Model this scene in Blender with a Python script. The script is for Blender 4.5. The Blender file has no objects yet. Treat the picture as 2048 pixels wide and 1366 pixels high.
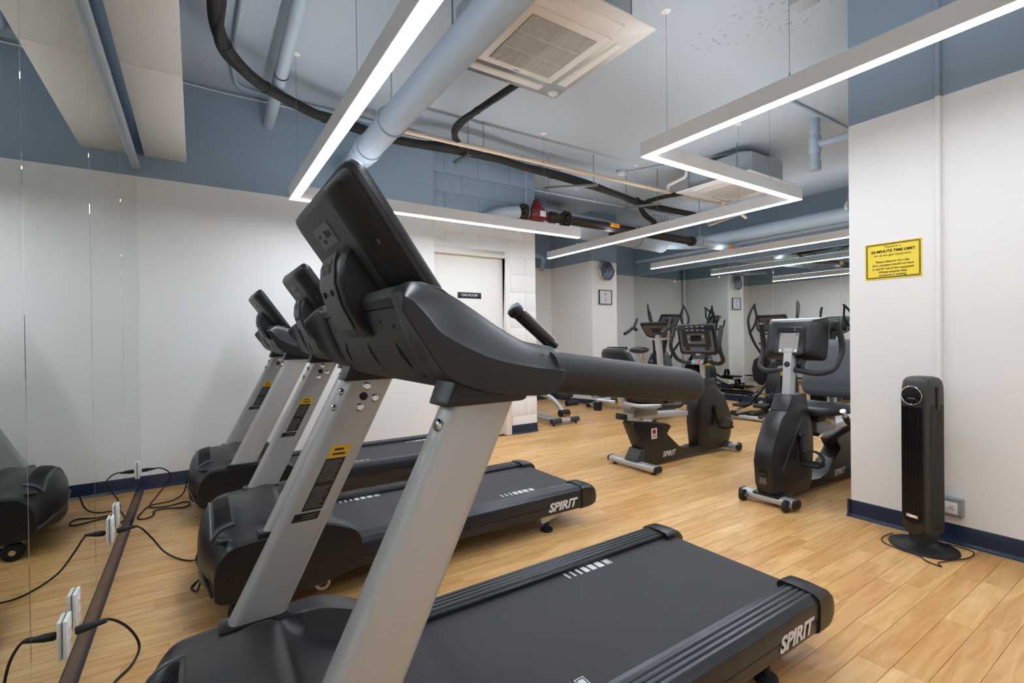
import bpy, bmesh, math, random
from mathutils import Vector, Matrix
random.seed(7)
R = math.radians
sc = bpy.context.scene
COL = sc.collection

# ------------------------------------------------------------------ camera, world, exposure
CAM_H = 1.10
cam_data = bpy.data.cameras.new('camera')
cam = bpy.data.objects.new('camera', cam_data)
COL.objects.link(cam)
cam_data.sensor_width = 36.0
cam_data.lens = 36.0 * 963.24 / 2048.0
cam_data.clip_start = 0.02
TH, PI_, RO = .581913, -.006678, -.012518
_R0 = Vector((math.cos(TH), -math.sin(TH), 0)); _F0 = Vector((math.sin(TH), math.cos(TH), 0)); _U0 = Vector((0, 0, 1))
_F = _F0 * math.cos(PI_) + _U0 * math.sin(PI_); _U1 = _U0 * math.cos(PI_) - _F0 * math.sin(PI_)
_R = _R0 * math.cos(RO) + _U1 * math.sin(RO); _U = _U1 * math.cos(RO) - _R0 * math.sin(RO)
M = Matrix.Identity(4)
for i in range(3):
    M[i][0] = _R[i]; M[i][1] = _U[i]; M[i][2] = -_F[i]
M[2][3] = CAM_H
cam.matrix_world = M
sc.camera = cam

world = bpy.data.worlds.new('world'); sc.world = world
world.use_nodes = True
world.node_tree.nodes['Background'].inputs[0].default_value = (.8, .85, .9, 1)
world.node_tree.nodes['Background'].inputs[1].default_value = 0.02
sc.view_settings.view_transform = 'Standard'
sc.view_settings.look = 'None'
sc.view_settings.gamma = 1.0
sc.view_settings.use_curve_mapping = False
sc.view_settings.exposure = 1.2
LIGHT = 18.5            # radiance of the pendant diffusers (underside)
ADDED_UPLIGHT = 6.8           # and of the assumed upward glow added to brighten the ceiling
cy = sc.cycles
cy.max_bounces = 8; cy.diffuse_bounces = 5; cy.glossy_bounces = 5; cy.transmission_bounces = 2
cy.use_adaptive_sampling = True; cy.adaptive_threshold = .1; cy.adaptive_min_samples = 24
cy.use_denoising = True
cy.sample_clamp_indirect = 8

# ------------------------------------------------------------------ helpers
def lin(c):
    return tuple((x / 12.92 if x <= .04045 else ((x + .055) / 1.055) ** 2.4) for x in c)
def rgb(r, g, b):
    return lin((r / 255., g / 255., b / 255.)) + (1.,)

MATS = {}
def mat(name, col, rough=.5, metal=0., bump=None, var=None, spec=.5, emit=None, coat=0.):
    m = bpy.data.materials.new(name); m.use_nodes = True
    nt = m.node_tree; b = nt.nodes['Principled BSDF']
    b.inputs['Base Color'].default_value = col
    b.inputs['Roughness'].default_value = rough
    b.inputs['Metallic'].default_value = metal
    b.inputs['Specular IOR Level'].default_value = spec
    if coat: b.inputs['Coat Weight'].default_value = coat
    geo = None
    if bump or var:
        geo = nt.nodes.new('ShaderNodeTexCoord')
    if bump:
        n = nt.nodes.new('ShaderNodeTexNoise'); n.inputs['Scale'].default_value = bump[0]; n.inputs['Detail'].default_value = 3
        nt.links.new(geo.outputs['Object'], n.inputs['Vector'])
        bp = nt.nodes.new('ShaderNodeBump'); bp.inputs['Strength'].default_value = bump[1]; bp.inputs['Distance'].default_value = .002
        nt.links.new(n.outputs['Fac'], bp.inputs['Height']); nt.links.new(bp.outputs['Normal'], b.inputs['Normal'])
    if var:
        n = nt.nodes.new('ShaderNodeTexNoise'); n.inputs['Scale'].default_value = var[0]; n.inputs['Detail'].default_value = 4
        nt.links.new(geo.outputs['Object'], n.inputs['Vector'])
        mx = nt.nodes.new('ShaderNodeMix'); mx.data_type = 'RGBA'
        mx.inputs['A'].default_value = tuple(c * (1 - var[1]) for c in col[:3]) + (1,)
        mx.inputs['B'].default_value = tuple(min(1, c * (1 + var[1])) for c in col[:3]) + (1,)
        nt.links.new(n.outputs['Fac'], mx.inputs['Factor']); nt.links.new(mx.outputs['Result'], b.inputs['Base Color'])
    if emit:
        b.inputs['Emission Color'].default_value = emit[0]; b.inputs['Emission Strength'].default_value = emit[1]
    MATS[name] = m
    return m

BLACK = mat('black_plastic', rgb(29, 29, 32), .36, bump=(900, .12))
BLACK_S = mat('black_satin_plastic', rgb(24, 24, 27), .26, bump=(500, .05))
GREYPL = mat('charcoal_textured_plastic', rgb(60, 59, 58), .45, bump=(1100, .2))
SHROUD = mat('dark_shroud_plastic', rgb(27, 26, 27), .33, bump=(700, .12))
NECKG = mat('neck_plate_grey', rgb(74, 73, 72), .42, bump=(1100, .15))
RUBBER = mat('black_rubber', rgb(26, 26, 27), .65, bump=(400, .2))
FOAM = mat('black_foam_grip', rgb(40, 40, 42), .55, bump=(700, .35))
SILVER = mat('silver_paint', rgb(188, 187, 186), .38, metal=.3, bump=(900, .06), var=(3, .05))
SILVER2 = mat('light_silver_paint', rgb(196, 197, 199), .35, metal=.4)
CHROME = mat('chrome', rgb(215, 215, 215), .12, metal=1.)
STEEL = mat('zinc_steel', rgb(150, 150, 148), .35, metal=.9)
RAILM = mat('ribbed_black_aluminium', rgb(48, 50, 55), .3, metal=.35, var=(14, .35))
BELTM = mat('treadmill_belt', rgb(52, 51, 54), .55, bump=(1500, .5), var=(6, .12))
MARK = mat('white_print', rgb(225, 226, 228), .5)
SCREEN = mat('dark_screen', rgb(24, 25, 28), .08)
PANELG = mat('grey_overlay', rgb(92, 94, 99), .4)
WHITEP = mat('white_plastic', rgb(245, 243, 240), .4)
CREAM = mat('cream_white_enamel', rgb(246, 243, 239), .35)
GRILLE = mat('intake_grille', rgb(222, 218, 212), .5)
DARKGAP = mat('dark_gap', rgb(20, 19, 19), .8)
HOSE = mat('black_pipe_insulation', rgb(33, 31, 30), .75, bump=(60, .6))
PIPEB = mat('pale_blue_painted_pipe', rgb(176, 190, 203), .5, bump=(40, .12), var=(5, .05))
PIPEC = mat('cream_pipe', rgb(222, 200, 178), .4)
PIPEK = mat('black_iron_pipe', rgb(52, 43, 38), .5, metal=.3, var=(18, .35))
REDV = mat('red_enamel', rgb(112, 24, 30), .4, var=(30, .2))
BRASS = mat('brass', rgb(130, 100, 50), .35, metal=.9)
ORANGE = mat('orange_tag', rgb(232, 150, 22), .5)
YELLOW = mat('yellow_paper', rgb(254, 224, 72), .35)
YELLOWL = mat('yellow_label', rgb(246, 190, 24), .4)
PRINTK = mat('black_print', rgb(22, 22, 22), .5)
LABELK = mat('black_label', rgb(26, 26, 27), .35)
LABELT = mat('label_small_print', rgb(120, 118, 116), .5)
NAVY = mat('navy_vinyl_base', rgb(37, 46, 70), .24, bump=(30, .04))
VINYL = mat('black_upholstery', rgb(38, 39, 43), .4, bump=(220, .25))
VINYLG = mat('grey_seat_fabric', rgb(86, 88, 94), .6, bump=(500, .4))
YELH = mat('yellow_grip', rgb(242, 184, 26), .4)
REDP = mat('red_plastic', rgb(214, 36, 34), .4)
GREENP = mat('green_button', rgb(72, 168, 104), .4)
BLUEP = mat('blue_plastic', rgb(24, 66, 166), .25)
BLUEE = mat('blue_emblem', rgb(36, 96, 150), .4)
NAVYF = mat('clock_face_navy', rgb(28, 38, 58), .3)
GALV = mat('grey_box_steel', rgb(150, 158, 163), .45, metal=.3)
PLATE = mat('grey_steel_plate', rgb(158, 152, 146), .4, metal=.5)
LIGHTH = mat('white_fixture_paint', rgb(250, 248, 246), .5)
PAPER = mat('white_paper', rgb(228, 228, 232), .25)
DOORM = mat('door_paint', rgb(238, 234, 226), .4)
DUCTG = mat('grey_galvanised_case', rgb(172, 178, 184), .5, metal=.1)
DUSTK = mat('fan_black', rgb(34, 33, 33), .4)
DIFF = mat('light_diffuser', (1, 1, 1, 1), .5, emit=(rgb(236, 244, 255), LIGHT))
UPFILL = mat('added_uplight_fill', (1, 1, 1, 1), .5, emit=(rgb(244, 249, 255), ADDED_UPLIGHT))
BELTG = mat('gunmetal_tape', rgb(120, 124, 128), .3, metal=.8)

def paint_two_tone():
    m = bpy.data.materials.new('two_tone_wall_paint'); m.use_nodes = True
    nt = m.node_tree; b = nt.nodes['Principled BSDF']; b.inputs['Roughness'].default_value = .55
    b.inputs['Specular IOR Level'].default_value = .3
    g = nt.nodes.new('ShaderNodeNewGeometry'); s = nt.nodes.new('ShaderNodeSeparateXYZ')
    nt.links.new(g.outputs['Position'], s.inputs[0])
    c = nt.nodes.new('ShaderNodeMath'); c.operation = 'GREATER_THAN'; c.inputs[1].default_value = 2.345
    nt.links.new(s.outputs['Z'], c.inputs[0])
    mx = nt.nodes.new('ShaderNodeMix'); mx.data_type = 'RGBA'
    mx.inputs['A'].default_value = rgb(245, 243, 240); mx.inputs['B'].default_value = rgb(150, 169, 186)
    nt.links.new(c.outputs[0], mx.inputs['Factor']); nt.links.new(mx.outputs['Result'], b.inputs['Base Color'])
    n = nt.nodes.new('ShaderNodeTexNoise'); n.inputs['Scale'].default_value = 160; n.inputs['Detail'].default_value = 3
    nt.links.new(g.outputs['Position'], n.inputs['Vector'])
    bp = nt.nodes.new('ShaderNodeBump'); bp.inputs['Strength'].default_value = .08; bp.inputs['Distance'].default_value = .002
    nt.links.new(n.outputs['Fac'], bp.inputs['Height']); nt.links.new(bp.outputs['Normal'], b.inputs['Normal'])
    return m
PAINT = paint_two_tone()

def ceiling_mat():
    m = mat('ceiling_paint', rgb(186, 197, 207), .7, bump=(25, .25))
    nt = m.node_tree; b = nt.nodes['Principled BSDF']
    tc = nt.nodes.new('ShaderNodeTexCoord')
    v = nt.nodes.new('ShaderNodeTexNoise'); v.inputs['Scale'].default_value = 26; v.inputs['Detail'].default_value = 2
    big = nt.nodes.new('ShaderNodeTexNoise'); big.inputs['Scale'].default_value = 1.1
    for n in (v, big): nt.links.new(tc.outputs['Object'], n.inputs['Vector'])
    mul = nt.nodes.new('ShaderNodeMath'); mul.operation = 'MULTIPLY'
    nt.links.new(v.outputs['Fac'], mul.inputs[0]); nt.links.new(big.outputs['Fac'], mul.inputs[1])
    r = nt.nodes.new('ShaderNodeMapRange'); r.inputs['From Min'].default_value = .43; r.inputs['From Max'].default_value = .47; r.inputs['To Max'].default_value = .6
    nt.links.new(mul.outputs[0], r.inputs['Value'])
    mx = nt.nodes.new('ShaderNodeMix'); mx.data_type = 'RGBA'
    mx.inputs['A'].default_value = rgb(186, 197, 207); mx.inputs['B'].default_value = rgb(128, 136, 146)
    nt.links.new(r.outputs['Result'], mx.inputs['Factor']); nt.links.new(mx.outputs['Result'], b.inputs['Base Color'])
    return m
CEILM = ceiling_mat()

def plank_mat():
    m = bpy.data.materials.new('maple_plank'); m.use_nodes = True
    nt = m.node_tree; b = nt.nodes['Principled BSDF']; b.inputs['Roughness'].default_value = .36
    b.inputs['Specular IOR Level'].default_value = .45
    g = nt.nodes.new('ShaderNodeNewGeometry'); oi = nt.nodes.new('ShaderNodeObjectInfo')
    add = nt.nodes.new('ShaderNodeMath'); add.operation = 'ADD'
    nt.links.new(oi.outputs['Random'], add.inputs[0]); nt.links.new(g.outputs['Random Per Island'], add.inputs[1])
    fr = nt.nodes.new('ShaderNodeMath'); fr.operation = 'FRACT'; nt.links.new(add.outputs[0], fr.inputs[0])
    off = nt.nodes.new('ShaderNodeVectorMath'); off.operation = 'SCALE'
    cx = nt.nodes.new('ShaderNodeCombineXYZ'); cx.inputs[0].default_value = 13; cx.inputs[1].default_value = 29; cx.inputs[2].default_value = 17
    nt.links.new(cx.outputs[0], off.inputs[0]); nt.links.new(fr.outputs[0], off.inputs['Scale'])
    ad = nt.nodes.new('ShaderNodeVectorMath'); ad.operation = 'ADD'
    nt.links.new(g.outputs['Position'], ad.inputs[0]); nt.links.new(off.outputs[0], ad.inputs[1])
    mp = nt.nodes.new('ShaderNodeMapping'); mp.inputs['Scale'].default_value = (1.6, 13, 1)
    nt.links.new(ad.outputs[0], mp.inputs[0])
    n1 = nt.nodes.new('ShaderNodeTexNoise'); n1.inputs['Scale'].default_value = 2.2; n1.inputs['Detail'].default_value = 6; n1.inputs['Distortion'].default_value = .8
    nt.links.new(mp.outputs[0], n1.inputs['Vector'])
    n2 = nt.nodes.new('ShaderNodeTexNoise'); n2.inputs['Scale'].default_value = 3.5; n2.inputs['Detail'].default_value = 3
    nt.links.new(ad.outputs[0], n2.inputs['Vector'])
    cr = nt.nodes.new('ShaderNodeValToRGB'); e = cr.color_ramp.elements
    e[0].position = .25; e[0].color = rgb(210, 158, 96)
    e[1].position = .72; e[1].color = rgb(243, 206, 150)
    nt.links.new(n1.outputs['Fac'], cr.inputs['Fac'])
    tint = nt.nodes.new('ShaderNodeValToRGB'); t = tint.color_ramp.elements
    t[0].position = 0; t[0].color = rgb(234, 216, 192); t[1].position = 1; t[1].color = rgb(255, 250, 240)
    nt.links.new(fr.outputs[0], tint.inputs['Fac'])
    mu = nt.nodes.new('ShaderNodeMix'); mu.data_type = 'RGBA'; mu.blend_type = 'MULTIPLY'; mu.inputs['Factor'].default_value = 1
    nt.links.new(cr.outputs[0], mu.inputs['A']); nt.links.new(tint.outputs[0], mu.inputs['B'])
    kn = nt.nodes.new('ShaderNodeMapRange'); kn.inputs['From Min'].default_value = .66; kn.inputs['From Max'].default_value = .8; kn.inputs['To Max'].default_value = .55
    nt.links.new(n2.outputs['Fac'], kn.inputs['Value'])
    m2 = nt.nodes.new('ShaderNodeMix'); m2.data_type = 'RGBA'; m2.inputs['B'].default_value = rgb(190, 132, 72)
    nt.links.new(kn.outputs['Result'], m2.inputs['Factor']); nt.links.new(mu.outputs['Result'], m2.inputs['A'])
    nt.links.new(m2.outputs['Result'], b.inputs['Base Color'])
    return m
PLANK = plank_mat()
SEAMM = mat('plank_seam', rgb(176, 126, 72), .6)

def mirror_mat():
    m = mat('mirror_glass', rgb(222, 228, 225), .004, metal=1.)
    return m
MIRROR = mirror_mat()
MEDGE = mat('mirror_edge', rgb(150, 168, 166), .15, metal=.6)


class MB:
    def __init__(s): s.v = []; s.f = []
    def add(s, v, f):
        o = len(s.v); s.v += [tuple(p) for p in v]; s.f += [tuple(i + o for i in q) for q in f]; return s
    def box(s, x0, x1, y0, y1, z0, z1):
        return s.add([(x, y, z) for x in (x0, x1) for y in (y0, y1) for z in (z0, z1)],
                     [(0, 1, 3, 2), (4, 6, 7, 5), (0, 4, 5, 1), (2, 3, 7, 6), (0, 2, 6, 4), (1, 5, 7, 3)])
    def loft(s, rings, cap=True, closed=False):
        n = len(rings[0]); v = [p for r in rings for p in r]; f = []
        m = len(rings)
        for i in range(m if closed else m - 1):
            a = i * n; b = ((i + 1) % m) * n
            for j in range(n):
                k = (j + 1) % n; f.append((a + j, a + k, b + k, b + j))
        if cap and not closed:
            f.append(tuple(range(n - 1, -1, -1))); f.append(tuple((m - 1) * n + j for j in range(n)))
        return s.add(v, f)
    def prism(s, pts, a0, a1, axis='y'):
        if axis == 'y': mk = lambda p, a: (p[0], a, p[1])
        elif axis == 'x': mk = lambda p, a: (a, p[0], p[1])
        else: mk = lambda p, a: (p[0], p[1], a)
        return s.loft([[mk(p, a0) for p in pts], [mk(p, a1) for p in pts]])
    def tube(s, path, r, n=10, cap=True, closed=False):
        P = [Vector(p) for p in path]; m = len(P)
        rr = r if isinstance(r, (list, tuple)) else [r] * m
        T = []
        for i in range(m):
            a = P[(i - 1) % m] if (closed or i > 0) else P[i]; b = P[(i + 1) % m] if (closed or i < m - 1) else P[i]
            T.append((b - a).normalized())
        u = T[0].orthogonal().normalized(); rings = []
        for i in range(m):
            if i: 
                u = (u - T[i] * u.dot(T[i]))
                u = u.normalized() if u.length > 1e-6 else T[i].orthogonal().normalized()
            w = T[i].cross(u)
            rings.append([P[i] + (u * math.cos(t) + w * math.sin(t)) * rr[i] for t in [2 * math.pi * k / n for k in range(n)]])
        return s.loft(rings, cap, closed)
    def cyl(s, p0, p1, r, n=16): return s.tube([p0, p1], r, n)
    def lathe(s, prof, c=(0, 0, 0), n=24, M=None, cap=True):
        rings = []
        for r, z in prof:
            ring = [Vector((r * math.cos(2 * math.pi * k / n), r * math.sin(2 * math.pi * k / n), z)) for k in range(n)]
            if M: ring = [M @ p for p in ring]
            rings.append([p + Vector(c) for p in ring])
        return s.loft(rings, cap)
    def xf(s, M, start=0):
        s.v = s.v[:start] + [tuple(M @ Vector(p)) for p in s.v[start:]]; return s
    def build(s, name, m, parent=None, bevel=0, seg=2, angle=35, smooth=True, loc=None, bangle=30):
        bm = bmesh.new(); vs = [bm.verts.new(p) for p in s.v]
        for q in s.f:
            try: bm.faces.new([vs[i] for i in q])
            except ValueError: pass
        bmesh.ops.remove_doubles(bm, verts=bm.verts, dist=1e-6)
        bmesh.ops.recalc_face_normals(bm, faces=bm.faces)
        if bevel:
            ed = [e for e in bm.edges if len(e.link_faces) == 2 and e.calc_face_angle(0) > R(bangle)]
            bmesh.ops.bevel(bm, geom=ed, offset=bevel, segments=seg, affect='EDGES', profile=.5, clamp_overlap=True)
        me = bpy.data.meshes.new(name); bm.to_mesh(me); bm.free()
        if smooth:
            me.shade_smooth(); me.set_sharp_from_angle(angle=R(angle))
        me.materials.append(m)
        return link(name, me, parent, loc)

def link(name, me, parent=None, loc=None):
    o = bpy.data.objects.new(name, me); COL.objects.link(o)
    if parent is not None: o.parent = parent
    if loc is not None: o.location = loc
    return o
def tag(o, label=None, cat=None, group=None, kind=None):
    if label: o['label'] = label
    if cat: o['category'] = cat
    if group: o['group'] = group
    if kind: o['kind'] = kind
    return o
def empty(name, loc, label, cat, rz=0, group=None):
    o = bpy.data.objects.new(name, None); COL.objects.link(o); o.location = loc; o.rotation_euler = (0, 0, rz)
    o.empty_display_size = .1
    return tag(o, label, cat, group)
def struct(o, label=None):
    o['kind'] = 'structure'
    if label: o['label'] = label
    return o
def copy_tree(o, parent=None):
    c = o.copy(); COL.objects.link(c); c.parent = parent
    for ch in list(o.children): copy_tree(ch, c)
    return c
def smooth(pts, k=6, closed=False):
    P = [Vector(p) for p in pts]; out = []; n = len(P)
    rng = range(n if closed else n - 1)
    for i in rng:
        if closed: p0, p1, p2, p3 = P[i - 1], P[i], P[(i + 1) % n], P[(i + 2) % n]
        else: p0, p1, p2, p3 = P[max(i - 1, 0)], P[i], P[i + 1], P[min(i + 2, n - 1)]
        for j in range(k):
            t = j / k
            out.append(.5 * ((2 * p1) + (p2 - p0) * t + (2 * p0 - 5 * p1 + 4 * p2 - p3) * t * t + (3 * p1 - p0 - 3 * p2 + p3) * t ** 3))
    if not closed: out.append(P[-1])
    return out
def arcpath(pts, rad, k=5):
    """polyline with rounded corners"""
    P = [Vector(p) for p in pts]; out = [P[0]]
    for i in range(1, len(P) - 1):
        a = (P[i - 1] - P[i]); b = (P[i + 1] - P[i]); r = min(rad, a.length * .45, b.length * .45)
        s = P[i] + a.normalized() * r; e = P[i] + b.normalized() * r
        for j in range(k + 1):
            t = j / k; out.append(s * (1 - t) ** 2 + P[i] * 2 * t * (1 - t) + e * t * t)
    out.append(P[-1]); return out
_TXT = {}
def text(name, s, size, m, parent=None, loc=(0, 0, 0), axes='south', shear=0., offset=0., extrude=.0004, align='CENTER', font_sx=1.0):
    key = (s, size, shear, offset, extrude, align, m.name)
    if key not in _TXT:
        cu = bpy.data.curves.new('t', 'FONT'); cu.body = s; cu.size = size; cu.shear = shear; cu.offset = offset
        cu.extrude = extrude; cu.align_x = align; cu.align_y = 'CENTER'; cu.resolution_u = 3
        t = bpy.data.objects.new('t', cu); COL.objects.link(t)
        dg = bpy.context.evaluated_depsgraph_get()
        me = bpy.data.meshes.new_from_object(t.evaluated_get(dg))
        bpy.data.objects.remove(t); bpy.data.curves.remove(cu)
        me.materials.clear(); me.materials.append(m); me.name = name; _TXT[key] = me
    o = link(name, _TXT[key], parent, loc)
    if axes == 'south': o.rotation_euler = (R(90), 0, 0)
    elif axes == 'west': o.rotation_euler = (R(90), 0, R(-90))
    elif axes == 'north': o.rotation_euler = (R(90), 0, R(180))
    elif axes == 'east': o.rotation_euler = (R(90), 0, R(90))
    elif axes is not None: o.rotation_euler = axes
    o.scale = (font_sx, 1, 1)
    return o

# ------------------------------------------------------------------ room dimensions
XW, XE = -.35, 7.565           # mirror walls
YB, YBL = 4.54, 4.60           # plaster wall / block wall faces
XG = 3.372                     # east face of the gas room
YN = 6.90
XR, YR = 3.297, 1.307          # right-hand wall block
YS = -1.7
ZC = 3.15
COLX0, COLX1, COLY = 5.406, 5.963, 5.825

# ------------------------------------------------------------------ floor
floor = MB().box(XW - .1, XE + .1, YS - .1, YN + .2, -.06, -.003).build('floor', SEAMM, smooth=False)
struct(floor, 'maple plank pattern floor of the gym')
def in_room(x, y):
    if x < XG and y > YBL: return False
    if x > XR and y < YR: return False
    return True
def score(x, y):
    v = Vector((x, y, -CAM_H)); d = v.dot(_F)
    if d < .3: return -1
    px = 1024 + 963.24 * v.dot(_R) / d; py = 683 - 963.24 * v.dot(_U) / d
    if px < -60 or px > 2110 or py > 1420: return -1
    return 1 / d ** 2
PW = .0913
unit = MB()
unit.v = [(0, .0004, -.003), (1, .0004, -.003), (1, PW - .0004, -.003), (0, PW - .0004, -.003),
          (.0006, .001, 0), (.9994, .001, 0), (.9994, PW - .001, 0), (.0006, PW - .001, 0)]
unit.f = [(4, 5, 6, 7), (0, 1, 5, 4), (1, 2, 6, 5), (2, 3, 7, 6), (3, 0, 4, 7)]
uo = unit.build('plank', PLANK, smooth=False); plank_me = uo.data; bpy.data.objects.remove(uo)
planks = []
k0 = int(math.floor(YS / PW)) - 1
for k in range(k0, int(YN / PW) + 2):
    y = k * PW; rr = random.Random(k * 31 + 5)
    x = XW - rr.random() * .9
    lim0, lim1 = XW, XE
    yc = y + PW / 2
    if yc > YBL: lim0 = XG
    if yc < YR: lim1 = XR
    while x < lim1:
        L = rr.choice((.49, .49, .73, .98))
        a, b = max(x, lim0 - .02), min(x + L, lim1 + .02)
        if b - a > .03: planks.append((a, b, y))
        x += L
planks.sort(key=lambda p: -max(score(p[0], p[2]), score(p[1], p[2]), score((p[0] + p[1]) / 2, p[2])) * (p[1] - p[0]))
for i, (a, b, y) in enumerate(planks[:300]):
    o = link('plank', plank_me, floor, (a, y, 0)); o.scale = (b - a, 1, 1)
rest = MB()
for (a, b, y) in planks[300:]:
    rest.add([(a + (b - a) * p[0], y + p[1], p[2]) for p in unit.v], unit.f)
o = rest.build('plank_field', PLANK, floor, smooth=False); tag(o, kind='stuff')

# ------------------------------------------------------------------ ceiling and walls
struct(MB().box(XW - .15, XE + .15, YS - .15, YN + .25, ZC, ZC + .1).build('ceiling', CEILM, smooth=False), 'pale blue painted concrete ceiling')
struct(MB().box(XW - .12, XW - .006, YS, YB + .3, -.05, ZC).build('wall_west', PAINT, smooth=False), 'wall behind the mirror beside the treadmills')
struct(MB().box(XW - .1, 2.05, YB, YB + .3, -.05, ZC).build('wall_back', PAINT, smooth=False), 'two-tone white and blue plaster wall behind the far treadmill')
struct(MB().box(XG, XG - .1, YBL + .12, YN + .1, -.05, ZC).build('wall_gas_room', PAINT, smooth=False), 'white and blue side wall of the gas room')
struct(MB().box(XG - .1, XE + .1, YN, YN + .15, -.05, ZC).build('wall_north', PAINT, smooth=False), 'far white and blue end wall')
struct(MB().box(XE + .006, XE + .12, YR - .1, YN + .1, -.05, ZC).build('wall_east', PAINT, smooth=False), 'wall behind the far mirror')
wr = struct(MB().box(XR, XR + .25, YS - .1, YR, -.05, ZC).build('wall_right', PAINT, bevel=.004, smooth=False), 'white wall with blue upper band beside the tower fan')
struct(MB().box(XR + .2, XE + .1, YR - .12, YR - .002, -.05, ZC).build('wall_right_return', PAINT, smooth=False), 'return wall behind the recumbent bikes')
struct(MB().box(XW - .1, XR + .3, YS - .12, YS, -.05, ZC).build('wall_south', PAINT, smooth=False), 'wall behind the camera')
struct(MB().box(COLX0, COLX1, COLY, YN + .02, -.05, ZC).build('column', PAINT, bevel=.005, smooth=False), 'square white pillar carrying the clock')

# block wall of the gas room: individual blocks round the door opening
DX0, DX1, DZ = 2.02, 2.93, 2.0           # door leaf
wb = MB()
wb.box(DX1 + .07, XG - .006, YBL + .006, YBL + .2, -.02, ZC); wb.box(2.0, DX1 + .07, YBL + .006, YBL + .2, DZ + .07, ZC)
wbo = struct(wb.build('wall_back_block', PAINT, smooth=False), 'painted concrete block wall round the gas room door')
bh, bw = .203, .406
def blk(x0, x1, z0, z1):
    MB().box(x0 + .002, x1 - .002, YBL, YBL + .02, z0 + .002, z1 - .002).build('concrete_block', PAINT, wbo, bevel=.0035, seg=2, bangle=50)
z = 0.0; c = 0
while z < ZC - .01:
    z1 = min(z + bh, ZC)
    xs = 2.0 + (0 if c % 2 else .203) - .406
    x = xs
    while x < XG - .001:
        a, b = max(x, 2.0), min(x + bw, XG); xo, zo = DX1 + .075, DZ + .075
        if z1 <= zo + .001: cells = [(max(a, xo), b, z, z1)]
        elif z >= zo or a >= xo: cells = [(a, b, z, z1)]
        elif b <= xo: cells = [(a, b, zo, z1)]
        else: cells = [(a, xo, zo, z1), (xo, b, z, z1)]
        for q in cells:
            if q[1] - q[0] > .03: blk(*q)
        x += bw
    z = z1; c += 1

# door
d = bpy.data.objects.new('door_1', None); COL.objects.link(d); d.location = (0, 0, 0); struct(d, 'off-white flush gas room door in a painted steel frame')
MB().box(DX0, DX1, YBL + .03, YBL + .07, .012, DZ).build('door_leaf', DOORM, d, bevel=.003)
fr = MB()
fr.box(DX1, DX1 + .07, YBL - .022, YBL + .1, 0, DZ + .07); fr.box(DX0 - .02, DX1, YBL - .022, YBL + .1, DZ, DZ + .07)
fr.build('door_frame', DOORM, d, bevel=.006)
MB().box(DX0, DX1, YBL + .04, YBL + .12, 0, .011).build('threshold', DARKGAP, d)

# baseboards: navy vinyl cove base
def base(name, p0, p1, nrm, label):
    """p0->p1 along the wall foot, nrm points into the room"""
    p0, p1, n = Vector(p0 + (0,)), Vector(p1 + (0,)), Vector(nrm + (0,))
    prof = [(0.0005, 0), (.018, 0), (.016, .004), (.008, .012), (.0045, .024), (.004, .098), (.002, .102), (.0005, .102)]
    m = MB(); m.loft([[p + n * a + Vector((0, 0, b)) for a, b in prof] for p in (p0, p1)])
    return struct(m.build(name, NAVY, angle=60), label)
base('baseboard_west', (XW, YS), (XW, YB), (1, 0), 'navy vinyl base under the treadmill mirror')
base('baseboard_back', (XW, YB), (2.05, YB), (0, -1), 'navy vinyl base along the plaster back wall')
base('baseboard_back_block', (DX1 + .075, YBL), (XG, YBL), (0, -1), 'short navy vinyl base beside the gas room door')
base('baseboard_gas_room', (XG, YBL), (XG, YN), (1, 0), 'navy vinyl base along the gas room side wall')
base('baseboard_north', (XG, YN), (XE, YN), (0, -1), 'navy vinyl base along the far end wall')
base('baseboard_column_west', (COLX0, COLY - .004), (COLX0, YN), (-1, 0), 'navy vinyl base on the left face of the pillar')
base('baseboard_column_front', (COLX0 - .004, COLY), (COLX1, COLY), (0, -1), 'navy vinyl base on the front face of the pillar')
base('baseboard_column_east', (COLX1, COLY), (COLX1, YN), (1, 0), 'navy vinyl base on the right face of the pillar')
base('baseboard_east', (XE, YR), (XE, YN), (-1, 0), 'navy vinyl base under the far mirror')
base('baseboard_right', (XR, YS), (XR, YR + .018), (-1, 0), 'navy vinyl base behind the tower fan')
base('baseboard_right_return', (XR - .018, YR), (XE, YR), (0, 1), 'navy vinyl base round the corner from the fan')

# mirrors
mw = empty('wall_mirror', (XW, 2.5, 0), 'large wall mirror of tall panels beside the treadmills', 'mirror')
ys = [YS, -1.2, -.26, .69, 1.645, 2.565, 3.565, YB - .004]
for a, b in zip(ys[:-1], ys[1:]):
    MB().box(-.006, .001, a - 2.5 + .0015, b - 2.5 - .0015, .103, 2.39).build('mirror_panel', MIRROR, mw, bevel=.0012, seg=1, smooth=False)
me_ = empty('wall_mirror', (XE, 4, 0), 'far wall mirror of tall panels behind the ellipticals', 'mirror')
ys = [YR, 2.17, 3.102, 4.044, 4.971, 5.893, YN - .004]
for a, b in zip(ys[:-1], ys[1:]):
    MB().box(-.001, .006, a - 4 + .0015, b - 4 - .0015, .103, 2.335).build('mirror_panel', MIRROR, me_, bevel=.0012, seg=1, smooth=False)
# rounded ledge over the near mirror
led = MB(); prof = [(0, 2.392), (.018, 2.393), (.026, 2.40), (.028, 2.41), (.024, 2.42), (0, 2.424)]
led.loft([[(XW + a, yy, b) for a, b in prof] for yy in (YS, YB - .002)])
struct(led.build('trim_1', PIPEB, angle=60), 'rounded pale ledge along the top of the near mirror')
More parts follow.
